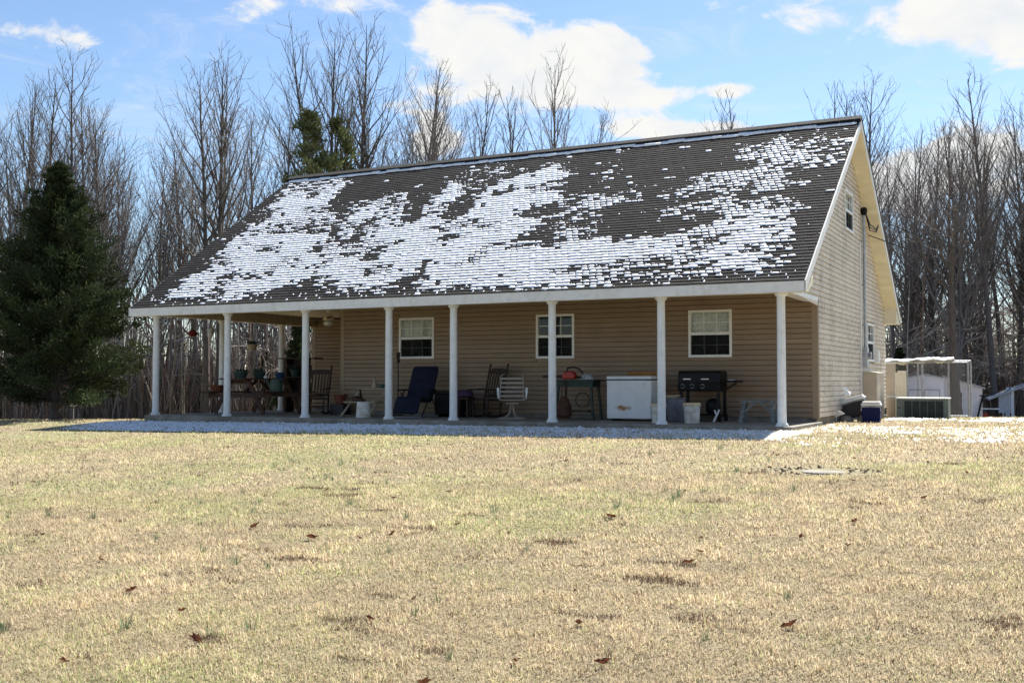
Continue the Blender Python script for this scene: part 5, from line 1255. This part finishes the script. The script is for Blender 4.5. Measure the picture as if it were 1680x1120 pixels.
# big old trunk between the sheds
x, y = from_view(16.95, 41.5); o = thing('tree', 'thick dark tree trunk between the two white sheds', 'tree', (x, y, float(ground(x, y))-.1), .6)
bt = bare_tree(51, 11, 26, .42, .26, (25, 50), .8, 1.1, r0=.235, taper=1.6); bt[0].materials.append(M['bark_dark']); bt[1].materials.append(M['twig'])
link('trunk', bt[0], None, o); link('crown', bt[1], None, o)

# underbrush and far wood: too dense to count
def stems(n, d0, d1, h0, h1, r, lw, latlo, lathi, cols):
    d = rng.uniform(d0, d1, n); la = rng.uniform(latlo, lathi, n)*d
    x, y = CAM[0]+la*math.cos(YAW)-d*math.sin(YAW), CAM[1]+la*math.sin(YAW)+d*math.cos(YAW); z = ground(x, y)-.05
    h = rng.uniform(h0, h1, n); lean = rng.normal(0, lw, (n, 2)); bend = rng.normal(0, lw*.6, (n, 2))
    P = np.stack([np.stack([x+h*t*(lean[:, 0]+bend[:, 0]*t), y+h*t*(lean[:, 1]+bend[:, 1]*t), z+h*t], -1) for t in (0, .35, .7, 1.0)], 1)
    rr = (r*rng.uniform(.4, 1.5, n)*np.sqrt(h/h1))[:, None, None, None]*np.array((1, .8, .5, .2))[None, :, None, None]
    a = rng.uniform(0, 2, n)[:, None]+np.arange(3)[None]*2*math.pi/3
    off = np.stack([np.cos(a), np.sin(a), 0*a], -1)[:, None]
    V = (P[:, :, None]+rr*off).reshape(-1, 3)
    f = [(l*3+q, l*3+(q+1) % 3, (l+1)*3+(q+1) % 3, (l+1)*3+q) for l in range(3) for q in range(3)]
    F = (np.arange(n)[:, None, None]*12+np.array(f)[None]).reshape(-1, 4)
    c = cols[rng.integers(0, len(cols), n)]*rng.uniform(.6, 1.4, (n, 1))
    return V, F, np.repeat(c, 12, 0)
BC = np.array([(.22, .17, .14), (.15, .11, .09), (.30, .24, .20), (.24, .14, .10), (.38, .32, .27), (.20, .18, .11)])
Vs, Fs, Cs, off = [], [], [], 0
for a in ((15000, 40, 78, 1.0, 4.0, .019, .15, -.62, -.14, BC), (1700, 42, 84, 3.5, 7, .05, .04, -.62, -.14, BC), (9000, 66, 88, 1.2, 5.0, .022, .17, .22, .62, BC), (1300, 68, 90, 5, 8, .055, .06, .22, .62, BC), (350, 62, 85, 8, 12, .05, .04, -.62, .62, BC), (7000, -62, -34, 2, 9, .06, .12, -1.3, 1.3, BC)):
    V, F, C = stems(*a); Vs.append(V); Fs.append(F+off); Cs.append(C); off += len(V)
# leaning twigs and dead fronds
me = npmesh('underbrush', np.concatenate(Vs), np.concatenate(Fs), np.concatenate(Cs))
tag(link('underbrush', me, M['brush']), 'dense bare saplings and brush filling the woods behind', 'underbrush', kind='stuff')
def grab(me):
    V = np.empty(len(me.vertices)*3, np.float32); me.vertices.foreach_get('co', V); F = np.empty(len(me.loops), np.int32); me.loops.foreach_get('vertex_index', F); return V.reshape(-1, 3), F.reshape(-1, 4)
far = [bare_tree(70+i, 15, 16, .3, .26, fine=.5, tw=1.6) for i in range(3)]
far = [(np.concatenate([grab(a)[0], grab(b)[0]]), np.concatenate([grab(a)[1], grab(b)[1]+len(a.vertices)])) for a, b in far]
Vs, Fs, off = [], [], 0
for i in range(92):
    V, F = far[i % 3]; back = i >= 24; d = -rng.uniform(32, 60) if back else rng.uniform(66, 92); la = rng.uniform(-1.3, 1.3)*d if back else rng.uniform(-.60, .60)*d; x, y = from_view(la, d); s = rng.uniform(.62, .92); a = rng.uniform(0, 6.28)
    Q = np.stack([V[:, 0]*math.cos(a)-V[:, 1]*math.sin(a), V[:, 0]*math.sin(a)+V[:, 1]*math.cos(a), V[:, 2]], -1)*s + np.array((x, y, float(ground(x, y))-.1))
    Vs.append(Q); Fs.append(F+off); off += len(Q)
tag(link('far_woods', npmesh('far_woods', np.concatenate(Vs), np.concatenate(Fs)), M['twig']), 'hazy mass of bare treetops deep in the woods', 'woods', kind='stuff')

# conifers
def foliage(P, sizes, dirs, per, leaf, cols, seed):
    """clumps of pointed leaf faces; P clump centres"""
    g = np.random.default_rng(seed); n = len(P)*per
    c = np.repeat(P, per, 0); s = np.repeat(sizes, per)[:, None]; dv = np.repeat(dirs, per, 0)
    off = g.normal(0, .5, (n, 3))*s*np.array((1, 1, .75)); b = c+off
    d = dv*.8 + off/(s+1e-6)*.9 + g.normal(0, .35, (n, 3)) + np.array((0, 0, .12)); d /= np.linalg.norm(d, axis=1)[:, None]
    L = leaf*g.uniform(.6, 1.4, (n, 1)); w = np.cross(d, g.normal(0, 1, (n, 3))); w /= np.linalg.norm(w, axis=1)[:, None]
    V = np.stack([b, b+d*L*.45+w*L*.16, b+d*L, b+d*L*.45-w*L*.16], 1).reshape(-1, 3)
    F = np.arange(n*4).reshape(-1, 4)
    cc = np.repeat(cols, per, 0)*g.uniform(.7, 1.35, (n, 1))
    return npmesh('foliage', V, F, np.repeat(cc, 4, 0))
def cedar(name, label, lat, dep, Ht, Rm, zb, seed, nb=330, per=75, leaf=.085, tint=(1, 1, 1), group=None):
    g = np.random.default_rng(seed); x, y = from_view(lat, dep)
    o = thing(name, label, 'tree', (x, y, float(ground(x, y))-.05), 0, group)
    T = TubeSet(); T.tube(limb_pts(g, (0, 0, 0), (0, 0, 1), Ht*.97, 10, 0, .012), np.linspace(.17*Ht/7, .012, 11), 9)
    P, S, Dv, Cc = [], [], [], []
    for i in range(nb):
        t = (i+g.random())/nb; t = t**.85; z = zb + (Ht-zb)*t
        prof = min(1, .84+1.6*t)*(1-t)**.82*1.04+.02; a = i*2.39996+g.uniform(-.4, .4)
        lob = 1+.16*math.sin(a*3+z*2.1)+.12*math.sin(a*5-z*3.3); L = Rm*prof*lob*g.uniform(.50, 1.18)
        rise = g.uniform(-.06, .38)+.5*t; d = np.array((math.cos(a), math.sin(a), rise)); d /= np.linalg.norm(d)
        Q = limb_pts(g, (0, 0, z-.15*L), d, L, 5, .18-.15*(t < .2), .05); T.tube(Q, np.linspace(.012+.012*L, .004, 6), 4)
        m = max(3, int(L*4.2)); tone = g.uniform(.55, 1.6)
        for j in range(m):
            u = .30+.70*(j+g.random()*.8)/m; c, qd = at_t(Q, min(u, .999)); qd = qd/np.linalg.norm(qd)
            P.append(c+g.normal(0, .05, 3)); S.append((.085+.07*g.random())*(.75+.5*(L > 1))*min(1.2, .45+L*.5)); Dv.append(qd*.8+np.array((0, 0, .35)))
            Cc.append(np.array((.046, .068, .030))*tone*g.uniform(.8, 1.2)+np.array((.012, .006, 0))*g.random())
    tm = T.mesh('trunk'); tm.materials.append(M['bark_dark']); link('trunk', tm, None, o)
    fm = foliage(np.array(P), np.array(S), np.array(Dv), per, leaf, np.array(Cc)*np.array(tint), seed+1); fm.materials.append(M['cedar']); link('crown', fm, None, o)
    return o
cedar('cedar_tree', 'large dark green cedar left of the porch', -12.6, 30.0, 7.05, 2.85, .75, 91, 400, 72, .095)
def pine(label, lat, dep, Ht, Rm, zb, seed):
    g = np.random.default_rng(seed); x, y = from_view(lat, dep); o = thing('pine_tree', label, 'tree', (x, y, float(ground(x, y))-.05))
    T = TubeSet(); T.tube(limb_pts(g, (0, 0, 0), (0, 0, 1), Ht*.98, 12, 0, .012), np.linspace(.17, .012, 13), 8)
    P, S, Dv, Cc = [], [], [], []; nb = int(26*Rm+10)
    for i in range(nb):
        t = (i+g.random())/nb; z = zb+(Ht-zb)*t; a = g.uniform(0, 6.28)
        L = Rm*(1-t**3.2)*(.55+.45*math.sin(math.pi*min(1, t+.25)))*g.uniform(.45, 1.15)+.12; d = np.array((math.cos(a), math.sin(a), g.uniform(.05, .6)))
        Q = limb_pts(g, (0, 0, z-.2*L), d, L, 5, .35, .08); T.tube(Q, np.linspace(.015+.012*L, .006, 6), 4); tone = g.uniform(.6, 1.5)
        for j in range(max(2, int(2.4*L))):
            c, qd = at_t(Q, min(.999, .60+.40*g.random())); P.append(c+g.normal(0, .12, 3)); S.append(g.uniform(.16, .27)); Dv.append(qd/np.linalg.norm(qd)*.5+np.array((0, 0, .5))); Cc.append(np.array((.19, .21, .09))*tone)
    tm = T.mesh('trunk'); tm.materials.append(M['bark']); link('trunk', tm, None, o)
    fm = foliage(np.array(P), np.array(S), np.array(Dv), 48, .22, np.array(Cc), seed+1); fm.materials.append(M['cedar']); link('crown', fm, None, o); return o
def px(u, dep): return (u-840)/F_*dep
pine('broad green pine crown rising behind the left end of the ridge', px(504, 50), 50, 14.2, 1.75, 8.5, 95)
pine('narrower green pine crown beside the tallest bare trees', px(556, 51), 51, 14.3, .9, 9.0, 96)
for k, (u, d, h, r_) in enumerate(((490, 40, 3.8, 1.2), (438, 44, 2.6, 1.0), (340, 46, 2.4, 1.1), (178, 47, 3.0, .9), (1475, 64, 4.2, 1.2))):
    cedar('young_cedar', ('dense young cedar behind the open patio', 'low green cedar beyond the picnic table', 'low dark cedar beyond the porch corner', 'small cedar in the woods behind the large cedar', 'young cedar in the woods behind the kennel')[k], px(u, d), d, h, r_, .2, 200+k, 90, 80, .11)
# bird feeder among the trunks at the left
x, y = from_view(px(122, 32), 32); BF = thing('bird_feeder', 'small pale blue hanging bird feeder under the dark cedar', 'bird feeder', (x, y, float(ground(x, y))))
part(BF, 'pole', 'galv', lambda b: b.tube([(0, 0, -.05), (0, 0, 1.0)], .015, 8)); part(BF, 'dome', 'shedroof', lambda b: b.lathe([(.13, .62), (.15, .70), (.10, .80), (.02, .84)], 14), smooth=True)
part(BF, 'tray', 'white', lambda b: b.lathe([(.10, .42), (.11, .50), (.09, .50)], 14), smooth=True)
